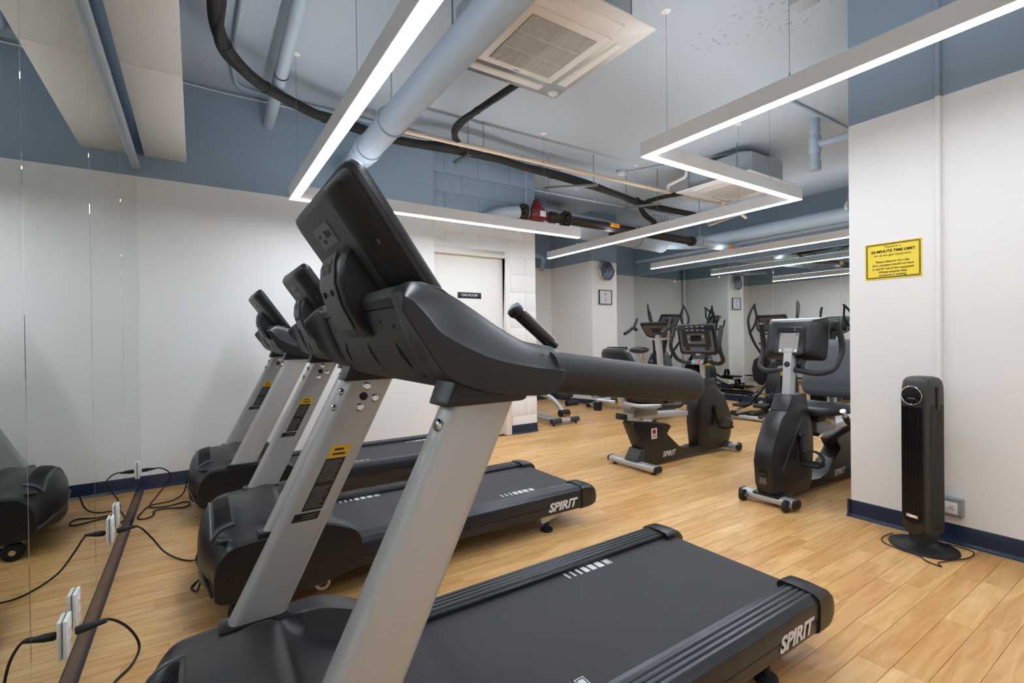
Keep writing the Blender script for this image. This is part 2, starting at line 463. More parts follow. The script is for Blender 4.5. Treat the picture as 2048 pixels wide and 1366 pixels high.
# boxed soffit
sf = empty('boxed_soffit', (-.165, 2, 2.5), 'white boxed soffit panel hanging along the near mirror wall', 'soffit'); sf['kind'] = 'structure'
for a, b in ((YS, -.05), (-.045, 1.5), (1.505, 3.073), (3.08, YB - .003)):
    MB().box(-.297 + .165, -.036 + .165, a - 2, b - 2, .002, .014).build('soffit_panel', CREAM if False else WHITEP, sf, bevel=.002)
MB().box(-.29 + .165, -.043 + .165, YS - 2, YB - 2.003, .015, .12).build('soffit_core', PIPEB, sf, smooth=False)

# ------------------------------------------------------------------ pendant lights
LW, LH = .062, .098
def light_bar(name, label, segs, zb, hangs):
    """segs: list of centre-line points (x, y); mitred bar with an opal diffuser underneath"""
    P = [Vector((x, y)) for x, y in segs]
    root = empty(name, (P[0].x, P[0].y, zb), label, 'pendant light')
    def ring_at(i, w):
        if i == 0: t = (P[1] - P[0]).normalized(); n = Vector((-t.y, t.x)); return P[0] - n * w, P[0] + n * w
        if i == len(P) - 1: t = (P[-1] - P[-2]).normalized(); n = Vector((-t.y, t.x)); return P[-1] - n * w, P[-1] + n * w
        t1 = (P[i] - P[i - 1]).normalized(); t2 = (P[i + 1] - P[i]).normalized()
        n1 = Vector((-t1.y, t1.x)); n2 = Vector((-t2.y, t2.x)); q = (n1 + n2) * w / (1 + n1.dot(n2)); return P[i] - q, P[i] + q
    def strip(w, z0, z1):
        m = MB(); rings = []
        for i in range(len(P)):
            a, b = ring_at(i, w)
            rings.append([(a.x, a.y, z0), (b.x, b.y, z0), (b.x, b.y, z1), (a.x, a.y, z1)])
        m.loft(rings); m.xf(Matrix.Translation((-P[0].x, -P[0].y, -zb))); return m
    strip(LW / 2, zb + .002, zb + LH).build('housing', LIGHTH, root, smooth=False)
    strip(LW / 2 - .003, zb - .001, zb + .0015).build('diffuser', DIFF, root, smooth=False)
    strip(LW / 2 - .008, zb + LH + .0002, zb + LH + .0015).build('added_uplight_strip', UPFILL, root, smooth=False)  # emissive strip added on the housing top as ceiling fill light
    for (x, y) in hangs:
        x -= P[0].x; y -= P[0].y
        MB().cyl((x, y, LH), (x, y, ZC - zb), .0014, 6).build('suspension_cable', STEEL, root)
        MB().cyl((x, y, LH), (x, y, LH + .03), .005, 10).build('cable_gripper', STEEL, root)
        MB().lathe([(.0, ZC - zb - .012), (.012, ZC - zb - .012), (.03, ZC - zb - .004), (.031, ZC - zb)], (x, y, 0), 20).build('ceiling_canopy', WHITEP, root)
    return root
light_bar('pendant_light', 'L-shaped white linear pendant light above the treadmills', [(.628, -.9), (.628, 3.862), (3.40, 3.862)], 2.15,
          [(.628, -.3), (.628, 2.2), (.628, 3.72), (2.95, 3.862)])
light_bar('pendant_light', 'Z-shaped white linear pendant light over the middle of the gym', [(2.507, -.9), (2.507, 2.158), (4.438, 2.158), (4.438, 5.72)], 2.285,
          [(2.507, .2), (2.507, 1.25), (2.507, 2.0), (4.0, 2.158), (4.438, 2.7), (4.438, 4.0), (4.438, 5.08)])
light_bar('pendant_light', 'straight white linear pendant light in front of the far mirror', [(6.70, 1.7), (6.70, 5.70)], 2.285,
          [(6.70, 2.0), (6.70, 3.6), (6.70, 5.05)])

# ------------------------------------------------------------------ air conditioner cassettes
def cassette(loc, label, size=.92, rz=0, half=True):
    r = empty('air_conditioner', loc, label, 'air conditioner', rz, 'ceiling cassette air conditioners')
    s = size / 2
    body = MB(); c = .09; q = s - .06
    body.prism([(-q + c, -q), (q - c, -q), (q, -q + c), (q, q - c), (q - c, q), (-q + c, q), (-q, q - c), (-q, -q + c)], .03, .27, 'z')
    body.build('case', DUCTG, r, bevel=.004)
    p = MB(); g = .285
    # panel as four bevelled bars around the intake opening
    for k in range(4):
        Mr = Matrix.Rotation(k * math.pi / 2, 4, 'Z'); st = len(p.v)
        p.loft([[(-s, -s, .03), (-s, -s, .018), (-g, -g, 0), (-g, -g, .03)], [(s, -s, .03), (s, -s, .018), (g, -g, 0), (g, -g, .03)]]); p.xf(Mr, st)
    p.build('panel', CREAM, r, bevel=.003)
    MB().box(-g + .002, g - .002, -g + .002, g - .002, -.004, .02).build('intake_frame', CREAM, r, bevel=.002)
    gi = .225
    gr = MB().box(-gi, gi, -gi, gi, -.0055, -.003).build('intake_backing', mat('intake_shadow', rgb(118, 112, 105), .8), r)
    sl = MB(); n = 46
    for i in range(n):
        x = -gi + (i + .5) * 2 * gi / n
        sl.box(x - .0026, x + .0026, -gi, gi, -.011, -.005)
    for y in (-gi / 3, gi / 3): sl.box(-gi, gi, y - .003, y + .003, -.0115, -.004)
    sl.build('grille_slats', GRILLE, gr, smooth=False)
    for k in range(4):
        Mr = Matrix.Rotation(k * math.pi / 2, 4, 'Z')
        gap = MB().box(-.27, .27, -.40, -.335, -.001, .012).xf(Mr)
        # the panel slopes there; the slot sits just proud of it
        gap.v = [(x, y, z + .0045) for x, y, z in gap.v]
        slot = gap.build('air_outlet', DARKGAP if (k == 3 and half) else CREAM, r)
        lou = MB().prism([(-.392, .002), (-.345, -.001), (-.34, .004), (-.392, .009)], -.262, .262, 'x').xf(Mr)
        if k == 3 and half: lou.v = [(x, y, z - .012) for x, y, z in lou.v]
        lou.build('louver', CREAM, slot, bevel=.002)
    MB().box(-.02, .02, .262, .268, -.005, -.0038).build('maker_mark', LABELT, r)
    MB().lathe([(0, -.012), (.016, -.012), (.02, -.008), (.034, .002), (.036, .02)], (s - .075, s - .075, 0), 20).build('sensor', WHITEP, r)
    for x, y in ((-q - .03, -q + .1), (q + .03, -q + .1), (q + .03, q - .1), (-q - .03, q - .1)):
        MB().cyl((x, y, .06), (x, y, ZC - loc[2]), .005, 8).build('hanger_rod', STEEL, r)
        MB().box(x - .03, x + .03, y - .02, y + .02, .055, .063).build('hanger_bracket', DUCTG, r)
    return r
cassette((1.725, 2.265, 2.80), 'white ceiling air conditioner cassette nearest the camera')
cassette((5.28, 3.27, 2.79), 'white ceiling air conditioner cassette over the bikes, farther away', half=False)

# ------------------------------------------------------------------ pipes, hoses and conduits under the ceiling
def pipe(name, label, cat, path, r, m, rad=.12, n=14, group=None, bands=()):
    p0 = Vector(path[0])
    pts = [Vector(p) - p0 for p in path]
    if rad: pts = arcpath(pts, rad)
    root = empty(name, tuple(p0), label, cat, group=group)
    MB().tube(pts, r, n).build('pipe_run', m, root, angle=50)
    for (b, rr, ln, bm_) in bands:
        b = Vector(b) - p0; ax = Vector(ln)
        MB().cyl(b - ax / 2, b + ax / 2, rr, n).build('coupling', bm_, root, bevel=.003)
    return root
def hanger(root, x, y, z, r=.004, m=None):
    p = root.location
    MB().cyl((x - p.x, y - p.y, z - p.z), (x - p.x, y - p.y, ZC - p.z), r, 8).build('hanger_rod', m or STEEL, root)

bp = pipe('drain_pipe', 'thick pale blue pipe running beside the near pendant light', 'pipe', [(1.18, YS, 2.60), (1.18, YB, 2.64)], .096, PIPEB, 0, 24,
          bands=[((1.18, 3.86, 2.634), .108, (0, .09, 0), PIPEB), ((1.18, 3.98, 2.635), .104, (0, .05, 0), PIPEB)])
hanger(bp, 1.18, 3.3, 2.66, .006, PIPEB); hanger(bp, 1.18, 1.9, 2.66, .006, PIPEB)
ring = MB().tube([(.0 + .106 * math.cos(t), 3.3 - YS, .038 + .106 * math.sin(t)) for t in [2 * math.pi * k / 24 for k in range(24)]], .006, 6, closed=True); ring.build('hanger_ring', PIPEB, bp)
p3 = pipe('drain_pipe', 'thin pale blue pipe slanting into the back wall above the far treadmill', 'pipe', [(.515, 2.0, 3.09), (.53, 3.2, 3.03), (.545, YB, 2.935)], .045, PIPEB, .05, 16,
          bands=[((.537, 3.75, 2.99), .048, (0, .012, -.002), DARKGAP)])
pipe('conduit', 'thin blue conduit bending along the ceiling corner', 'conduit', [(.27, 2.6, 3.125), (.25, 4.0, 3.125), (.30, 4.40, 3.12), (1.9, 4.46, 3.12)], .016, PIPEB, .12)
pipe('cable', 'cream cable tacked along the top of the back wall', 'cable', [(-.33, YB - .01, 3.13), (.2, YB - .012, 3.11), (.6, YB - .01, 3.115), (1.2, YB - .012, 3.1), (2.0, YB - .01, 3.11)], .005, WHITEP, .1, 6)

def hose(label, path, r, name='insulated_hose'):
    p0 = Vector(path[0]); root = empty(name, tuple(p0), label, 'hose')
    pts = smooth([Vector(p) - p0 for p in path], 7)
    MB().tube(pts, r, 12).build('hose_run', HOSE, root, angle=60)
    off = [p + Vector((0, .0, .0)) + Vector((math.sin(i * .23) * r * .9, math.cos(i * .23) * r * .9, math.sin(i * .31) * r * .5)) for i, p in enumerate(pts)]
    MB().tube(off, r * .72, 10).build('hose_run', HOSE, root, angle=60)
    for i in range(5, len(pts) - 2, 12):
        t = (pts[i + 1] - pts[i - 1]).normalized()
        MB().cyl(pts[i] - t * .009, pts[i] + t * .009, r * 1.12, 12).build('tape_wrap', HOSE, root)
    return root
h1 = hose('black insulated refrigerant hoses looping across the ceiling', [(.11, 2.2, 3.0), (.11, 2.97, 2.96), (.14, 3.3, 2.92), (.24, 3.56, 2.91), (.41, 3.78, 2.9), (.70, 3.98, 2.9), (.95, 4.09, 2.9), (1.58, 4.2, 2.9), (2.16, 4.08, 2.9), (3.02, 4.17, 2.9), (4.05, 4.2, 2.86), (4.9, 4.25, 2.81), (5.85, 4.22, 2.79)], .038)
h2 = hose('black insulated hose dropping from the near air conditioner', [(2.0, 2.62, 2.93), (1.98, 2.95, 2.95), (1.95, 3.25, 2.95), (1.91, 3.6, 2.93), (1.95, 3.85, 2.91), (2.12, 4.03, 2.9)], .026)
h3 = hose('black insulated hose from the far air conditioner', [(5.1, 3.70, 2.86), (4.95, 3.95, 2.85), (4.85, 4.2, 2.83)], .026)
hm = hose('black hose bundle with grey couplings in front of the far pipes', [(4.7, 4.22, 2.84), (5.05, 4.42, 2.74), (5.4, 4.55, 2.68), (5.5, 4.9, 2.64), (5.1, 5.1, 2.6)], .03)
for k in range(5):
    MB().tube([Vector((.62 + k * .09, .26 + k * .02, -.1 + k * .012)) + Vector((math.cos(t) * .035, 0, math.sin(t) * .04)) for t in [2 * math.pi * j / 14 for j in range(14)]], .012, 8, closed=True).build('coupling', DUCTG, hm)

cp = pipe('drain_pipe', 'cream plastic condensate pipe crossing under the ceiling', 'pipe', [(1.50, 3.95, 2.885), (6.2, 3.90, 2.885), (6.75, 4.0, 2.82)], .021, PIPEC, .1, 12,
          bands=[((x, 3.945 - (x - 1.5) * .0105, 2.885), .025, (.05, 0, 0), PIPEC) for x in (2.3, 4.55, 4.9, 5.15)])
for x in (2.3, 4.75): hanger(cp, x, 3.94, 2.9)
pipe('drain_pipe', 'short cream pipe elbow below the far air conditioner', 'pipe', [(4.9, 3.905, 2.89), (4.9, 3.905, 2.96), (4.87, 3.62, 2.98), (4.87, 3.6, 3.08)], .02, WHITEP, .03, 10)
# strut hangers carrying the hoses
def strut(label, x0, y0, x1, y1, z):
    r = empty('strut_hanger', (x0, y0, z), label, 'bracket', group='slotted strut hangers')
    dx, dy = x1 - x0, y1 - y0; L = math.hypot(dx, dy); a = math.atan2(dy, dx)
    ch = MB(); ch.box(0, L, -.019, .019, -.003, 0); ch.box(0, L, -.019, -.016, 0, .018); ch.box(0, L, .016, .019, 0, .018)
    ch.xf(Matrix.Rotation(a, 4, 'Z')); ch.build('channel', STEEL, r, smooth=False)
    for t in (.08, .92):
        MB().cyl((dx * t, dy * t, -.04), (dx * t, dy * t, ZC - z), .004, 8).build('hanger_rod', STEEL, r)
        MB().cyl((dx * t, dy * t, -.012), (dx * t, dy * t, -.003), .009, 6).build('nut', STEEL, r)
strut('grey slotted strut hanger above the gas room door', 2.17, 3.98, 2.14, 4.24, 2.82)
strut('grey slotted strut hanger past the gas room corner', 3.80, 3.98, 3.35, 4.38, 2.80)
strut('grey slotted strut hanger at the far hose bundle', 4.85, 3.98, 4.6, 4.36, 2.74)

# fire main: white elbow, flanges, red check valve, black pipe, white continuation
FY, FZ = 4.42, 2.50
fm = empty('water_main', (2.76, FY, FZ), 'black iron water main with red valve and flanges near the ceiling', 'pipe')
def fx(x): return x - 2.76
MB().tube(arcpath([(fx(2.62), .17, -.12), (fx(2.80), .05, -.03), (fx(3.02), 0, 0)], .12), .068, 16).build('white_elbow', PIPEB, fm, angle=60)
MB().cyl((fx(2.99), 0, 0), (fx(3.06), 0, 0), .045, 16).build('pipe_stub', BRASS, fm)
def flange(x, rr=.098):
    f = MB().cyl((fx(x), 0, 0), (fx(x) + .022, 0, 0), rr, 28); f.cyl((fx(x) + .03, 0, 0), (fx(x) + .052, 0, 0), rr, 28)
    fo = f.build('flange', PIPEK, fm, bevel=.004)
    bt = MB()
    for k in range(8):
        t = 2 * math.pi * k / 8; bt.cyl((fx(x) - .014, rr * .8 * math.cos(t), rr * .8 * math.sin(t)), (fx(x) + .066, rr * .8 * math.cos(t), rr * .8 * math.sin(t)), .009, 6)
    bt.build('flange_bolts', STEEL, fo); MB().cyl((fx(x) - .008, 0, 0), (fx(x) - .002, 0, 0), .062, 24).build('gasket_ring', BRASS, fo)
flange(3.05)
MB().cyl((fx(3.10), 0, 0), (fx(3.60), 0, 0), .046, 18).build('spool', PIPEK, fm)
v = MB(); v.tube([(fx(3.16), 0, 0), (fx(3.19), 0, 0), (fx(3.24), 0, .01), (fx(3.32), 0, .01), (fx(3.36), 0, 0), (fx(3.39), 0, 0)], [.06, .075, .088, .085, .07, .06], 20)
v.tube([(fx(3.27), 0, .05), (fx(3.265), 0, .11), (fx(3.26), 0, .13), (fx(3.26), 0, .17)], [.07, .06, .045, .028], 14)
vo = v.build('valve_body', REDV, fm, angle=45)
MB().box(fx(3.25), fx(3.33), -.092, -.08, -.035, .03).build('cast_plate', MARK, vo, bevel=.004)
MB().tube([(fx(3.43), 0, 0), (fx(3.45), 0, 0), (fx(3.54), 0, 0), (fx(3.56), 0, 0)], [.05, .066, .066, .05], 18).build('grooved_coupling', PIPEK, fm, angle=45)
flange(3.66)
MB().cyl((fx(3.55), 0, 0), (fx(6.05), .0, -.02), .055, 18).build('black_pipe', PIPEK, fm)
MB().cyl((fx(6.02), 0, -.02), (fx(6.09), 0, -.02), .07, 18).build('end_coupling', PIPEK, fm, bevel=.004)
MB().cyl((fx(6.08), 0, -.02), (fx(XE), .02, -.03), .058, 18).build('white_pipe', PIPEB, fm)
tg = MB().box(fx(4.37), fx(4.53), -.0585, -.056, -.012, .028).build('pipe_tag', ORANGE, fm)
MB().box(fx(4.41), fx(4.49), -.0592, -.0585, .003, .013).build('tag_print', PRINTK, tg)
for x in (4.385, 4.515): MB().prism([(fx(x) - .007, .001), (fx(x) + .007, .008), (fx(x) - .007, .015)], -.0592, -.0585, 'y').build('tag_arrow', PRINTK, tg)
tg = MB().box(fx(6.9), fx(7.05), -.0605, -.055, -.04, .0).build('pipe_tag', ORANGE, fm)
for x, m_ in ((3.12, PIPEB), (6.25, PIPEB)):
    MB().cyl((fx(x), 0, .04), (fx(x), 0, ZC - FZ), .006, 8).build('hanger_rod', m_, fm)
    MB().tube([(fx(x), .074 * math.cos(t), .074 * math.sin(t) + .005) for t in [2 * math.pi * k / 20 for k in range(20)]], .006, 6, closed=True).build('hanger_ring', m_, fm)

# large duct behind the main, running along and then turning toward the camera
pipe('duct', 'large round pale blue duct behind the water main', 'duct', [(XG + .002, 5.42, 2.77), (6.62, 5.42, 2.70)], .175, PIPEB, 0, 28,
     bands=[((6.0, 5.42, 2.716), .19, (.06, 0, 0), PIPEB), ((6.6, 5.42, 2.70), .18, (.05, 0, 0), PIPEB)])
pipe('drain_pipe', 'thick pale blue pipe running along the far mirror wall', 'pipe', [(6.645, 5.42, 2.68), (7.18, 5.2, 2.68), (7.2, YR + .003, 2.68)], .098, PIPEB, .2, 20,
     bands=[((7.2, 3.3, 2.68), .106, (0, .05, 0), PIPEB), ((7.2, 4.6, 2.68), .104, (0, .04, 0), PIPEB)])
pipe('duct', 'second round pale blue duct tucked against the ceiling', 'duct', [(XG, 5.75, 2.93), (4.45, 5.75, 2.93), (4.8, 5.85, 2.93)], .15, PIPEB, .1, 20)
pipe('drain_pipe', 'small pale blue pipe hugging the far mirror wall', 'pipe', [(7.36, YR, 2.6), (7.36, 5.4, 2.58), (7.3, 6.6, 2.58)], .03, PIPEB, .1, 12)
pipe('drain_pipe', 'white pipe angled under the ceiling by the far mirror', 'pipe', [(6.45, 4.4, 2.76), (6.15, 3.55, 2.76), (5.79, 3.52, 2.78)], .022, PIPEC, .05, 10)
for i, yy in enumerate((4.95, 5.05)):
    pipe('conduit', ('upper' if i else 'lower') + ' of two blue conduits running past the gas room corner', 'conduit', [(XG, yy, 2.98 + i * .05), (7.4, yy - .05, 2.98 + i * .05)], .014, PIPEB, 0, 8)
pp = pipe('drain_pipe', 'pale blue vertical pipe in the alcove corner', 'pipe', [(4.9, YN - .06, 0.0), (4.9, YN - .06, ZC)], .035, PAINT, 0, 14)
MB().tube([(-.02, -.05, 1.5), (.0, -.09, 1.5), (.02, -.05, 1.5)], .012, 8).build('blue_valve_tag', BLUEP, pp)
pipe('drain_pipe', 'pale vertical pipe in the corner right of the pillar', 'pipe', [(COLX1 + .06, YN - .06, 0.0), (COLX1 + .06, YN - .06, ZC)], .035, PAINT, 0, 14)
pipe('drain_pipe', 'pale blue pipe branch turning along the alcove wall', 'pipe', [(3.5, 6.4, 2.62), (5.1, 6.7, 2.5), (5.1, 6.78, 2.28)], .04, PIPEB, .1, 12)
# tee pipe by the right-hand wall
tp = pipe('drain_pipe', 'pale blue capped pipe tee hanging by the right wall', 'pipe', [(4.95, 2.24, ZC), (4.95, 2.24, 2.68)], .042, PIPEB, 0, 16,
          bands=[((4.95, 2.24, 2.9), .052, (0, 0, .16), PIPEB), ((4.95, 2.24, 2.7), .05, (0, 0, .08), PIPEB)])
MB().cyl((0, 0, -.25), (.1, -.95, -.24), .036, 14).build('side_branch', PIPEB, tp)
MB().cyl((.04, -.4, -.2), (.04, -.4, 0), .008, 8).build('hanger_rod', PIPEB, tp)
pipe('conduit', 'thin blue conduit crossing the ceiling toward the right wall', 'conduit', [(4.30, 2.165, 3.136), (5.9, 2.155, 3.136)], .013, PIPEB, 0, 8)
jb = empty('junction_box', (3.02, 1.42, 3.04), 'small pale junction box on the ceiling by the right wall', 'box')
MB().box(-.06, .06, -.06, .06, 0, .11).build('box_body', DUCTG, jb, bevel=.004)
MB().cyl((-.061, 0, .055), (-.06, 0, .055), .025, 16).build('knockout', STEEL, jb)
MB().cyl((.0, -.06, .06), (0, -1, .06), .013, 8).build('conduit_stub', PIPEB, jb)
# ceiling bracket with lamp near the far right
bl = empty('emergency_lamp', (6.55, 2.55, 2.66), 'round white emergency lamp on a bracket by the right wall', 'lamp')
MB().lathe([(0, -.09), (.05, -.088), (.085, -.06), (.09, -.02), (.07, .02), (.03, .03)], (0, 0, 0), 20).build('lamp_head', WHITEP, bl)
MB().box(-.1, -.06, -.02, .02, -.12, .1).build('bracket', PIPEB, bl); MB().cyl((-.08, 0, .09), (-.08, 0, ZC - 2.66), .01, 8).build('hanger_rod', PIPEB, bl)
MB().tube([(-.08, 0, .02), (-.02, 0, .03), (0, 0, .02)], .01, 8).build('arm', PIPEB, bl)

def detector(x, y, label):
    r = empty('smoke_detector', (x, y, ZC), label, 'smoke detector')
    MB().lathe([(.06, 0), (.06, -.025), (.05, -.03)], (0, 0, 0), 24).build('base', PIPEB, r)
    MB().lathe([(.048, -.028), (.046, -.05), (.03, -.058), (0, -.06)], (0, 0, 0), 24).build('sensor_head', WHITEP, r)
    MB().cyl((.05, -.02, -.012), (.7, -1.2, -.012), .011, 8).build('conduit', PIPEB, r)
detector(4.42, 4.22, 'small white smoke detector on the ceiling between the pendant lights')
cb = empty('ceiling_box', (3.55, 4.55, 3.08), 'pale blue rectangular box on the ceiling above the water main', 'box')
MB().box(-.12, .12, -.06, .06, 0, .07).build('box_body', PIPEB, cb, bevel=.005)
MB().cyl((-.12, 0, .03), (-1.5, -.1, .03), .012, 8).build('conduit_stub', PIPEB, cb)

# ------------------------------------------------------------------ right wall: conduit, outlet box, sign
pipe('conduit', 'vertical painted conduit on the right wall', 'conduit', [(XR - .014, .885, .25), (XR - .014, .885, ZC)], .0125, PAINT, 0, 10)
ob = empty('outlet_box', (XR, .848, .195), 'grey surface outlet box on the right wall behind the fan', 'outlet')
MB().box(-.042, 0, -.058, .058, -.048, .048).build('box_body', GALV, ob, bevel=.005)
MB().box(-.046, -.042, -.04, .04, -.03, .03).build('receptacle', WHITEP, ob, bevel=.002)
sl = MB()
for yy in (-.02, .02):
    for zz in (-.007, .007): sl.box(-.0465, -.0455, yy - .006, yy + .006, zz - .0015, zz + .0015)
    sl.box(-.0465, -.0455, yy + .008, yy + .013, -.003, .003)
sl.build('socket_slots', PRINTK, ob)
for yy in (-.05, .05):
    for zz in (-.04, .04): MB().cyl((-.044, yy, zz), (-.042, yy, zz), .004, 8).build('screw', STEEL, ob)

sg = empty('wall_sign', (XR, 1.09, 1.515), 'yellow laminated sign about a 20-minute time limit on the right wall', 'sign')
MB().box(-.0025, -.0005, -.133, .133, -.104, .104).build('sheet', YELLOW, sg)
zz = MB(); n = 44
for i in range(n):
    t = (i + .5) / n; y = -.122 + .244 * t
    for z in (-.093, .093): zz.box(-.0032, -.0026, y - .0018, y + .0018, z - .003, z + .003)
n = 34
for i in range(n):
    z = -.093 + .186 * (i + .5) / n
    for y in (-.122, .122): zz.box(-.0032, -.0026, y - .003, y + .003, z - .0018, z + .0018)
for a in (-.1265, .1265): zz.box(-.0032, -.0026, a - .0008, a + .0008, -.0975, .0975)
for a in (-.0975, .0975): zz.box(-.0032, -.0026, -.1265, .1265, a - .0008, a + .0008)
zz.build('border_print', PRINTK, sg, smooth=False)
for s_, z_, sz, of in (('There is a', .078, .019, 0), ('20-MINUTE TIME LIMIT', .054, .0205, .0006), ('for all the gym equipment.', .032, .0165, 0), ('Please observe the rule.', -.004, .0165, .0002),
                   ('Gym members should not have', -.024, .0165, .0002), ('to ask for use of the equipment', -.044, .0165, .0002), ('Always assume that', -.063, .0165, .0002), ('someone is waiting.', -.081, .0165, .0002)):
    text('sign_lettering', s_, sz, PRINTK, sg, (-.003, 0, z_), 'west', offset=of, font_sx=.92 if len(s_) > 26 else 1)

# door sign
ds = empty('door_sign', (2.50, YBL + .03, 1.572), 'black door sign with white GAS ROOM lettering', 'sign')
MB().box(-.145, .145, -.004, 0, -.032, .032).build('plate', LABELK, ds, bevel=.001)
text('sign_lettering', 'GAS ROOM', .036, MARK, ds, (0, -.0045, 0), offset=.0004, font_sx=1.05)

# ------------------------------------------------------------------ clock and framed notice on the pillar
ck = empty('wall_clock', (5.70, COLY, 2.20), 'round blue wall clock with silver rim on the pillar', 'clock')
Mc = Matrix.Rotation(R(90), 4, 'X')
MB().lathe([(.165, 0), (.172, .012), (.172, .045), (.16, .052), (.152, .048), (.15, .03)], (0, 0, 0), 40, Mc, False).build('rim', CHROME, ck)
MB().lathe([(.152, .008), (.150, .040), (.14, .041), (.0, .041)], (0, 0, 0), 40, Mc).build('face', NAVYF, ck)
ring = MB(); 
rings = []
for k in range(41):
    t = 2 * math.pi * k / 40
    rings.append([(.152 * math.cos(t), -.046, .152 * math.sin(t)), (.138 * math.cos(t), -.042, .138 * math.sin(t)), (.152 * math.cos(t), -.042, .152 * math.sin(t))])
ring.loft(rings, cap=False).build('blue_ring', BLUEP, ck)
for h in range(1, 13):
    t = R(90 - 30 * h); text('numeral', str(h), .032, MARK, ck, (.112 * math.cos(t), -.0425, .112 * math.sin(t)))
for (a, L, w, nm) in ((R(90 - 33), .065, .006, 'hour_hand'), (R(90 - 205), .09, .004, 'minute_hand'), (R(90 - 300), .1, .0015, 'second_hand')):
    MB().box(-.015, L, -.045, -.0435, -w / 2, w / 2).xf(Matrix.Rotation(-a, 4, 'Y')).build(nm, MARK, ck)
nf = empty('picture_frame', (5.69, COLY, 1.76), 'black framed wifi notice below the clock on the pillar', 'picture frame')
w, h = .145, .12
fm_ = MB()
for a in ((-w, w, h - .012, h), (-w, w, -h, -h + .012), (-w, -w + .012, -h + .012, h - .012), (w - .012, w, -h + .012, h - .012)): fm_.box(a[0], a[1], -.02, 0, a[2], a[3])
fm_.build('frame', PRINTK, nf, smooth=False)
MB().box(-w + .01, w - .01, -.012, -.002, -h + .01, h - .01).build('notice_sheet', PAPER, nf, smooth=False)
wf = MB()
for rr in (.014, .026, .038):
    rings = []
    for k in range(13):
        t = R(45 + 90 * k / 12)
        rings.append([((rr + q) * math.cos(t), -.0125, .028 + (rr + q) * math.sin(t)) for q in (-.003, .003)] + [((rr + q) * math.cos(t), -.012, .028 + (rr + q) * math.sin(t)) for q in (.003, -.003)])
    wf.loft(rings)
wf.lathe([(0, -.0005), (.006, -.0005), (.006, .0005), (0, .0005)], (0, -.0123, .03), 12, Mc)
wf.build('wifi_symbol', PRINTK, nf)
for s_, z_ in (('WIFI', 0), ('Gym guest', -.03), ('ask staff', -.055)): 
    MB().box(-.03 if z_ else -.018, .03 if z_ else .018, -.0125, -.012, z_ - .004, z_ + .004).build('notice_print', LABELT, nf)

# ------------------------------------------------------------------ treadmills
def lerp(a, b, t): return a + (b - a) * t
def interp(tab, x):
    if x <= tab[0][0]: return tab[0][1]
    for (a, b), (c, d_) in zip(tab[:-1], tab[1:]):
        if x <= c: return lerp(b, d_, (x - a) / (c - a))
    return tab[-1][1]
def sstep(a, b, x):
    t = min(1, max(0, (x - a) / (b - a))); return t * t * (3 - 2 * t)

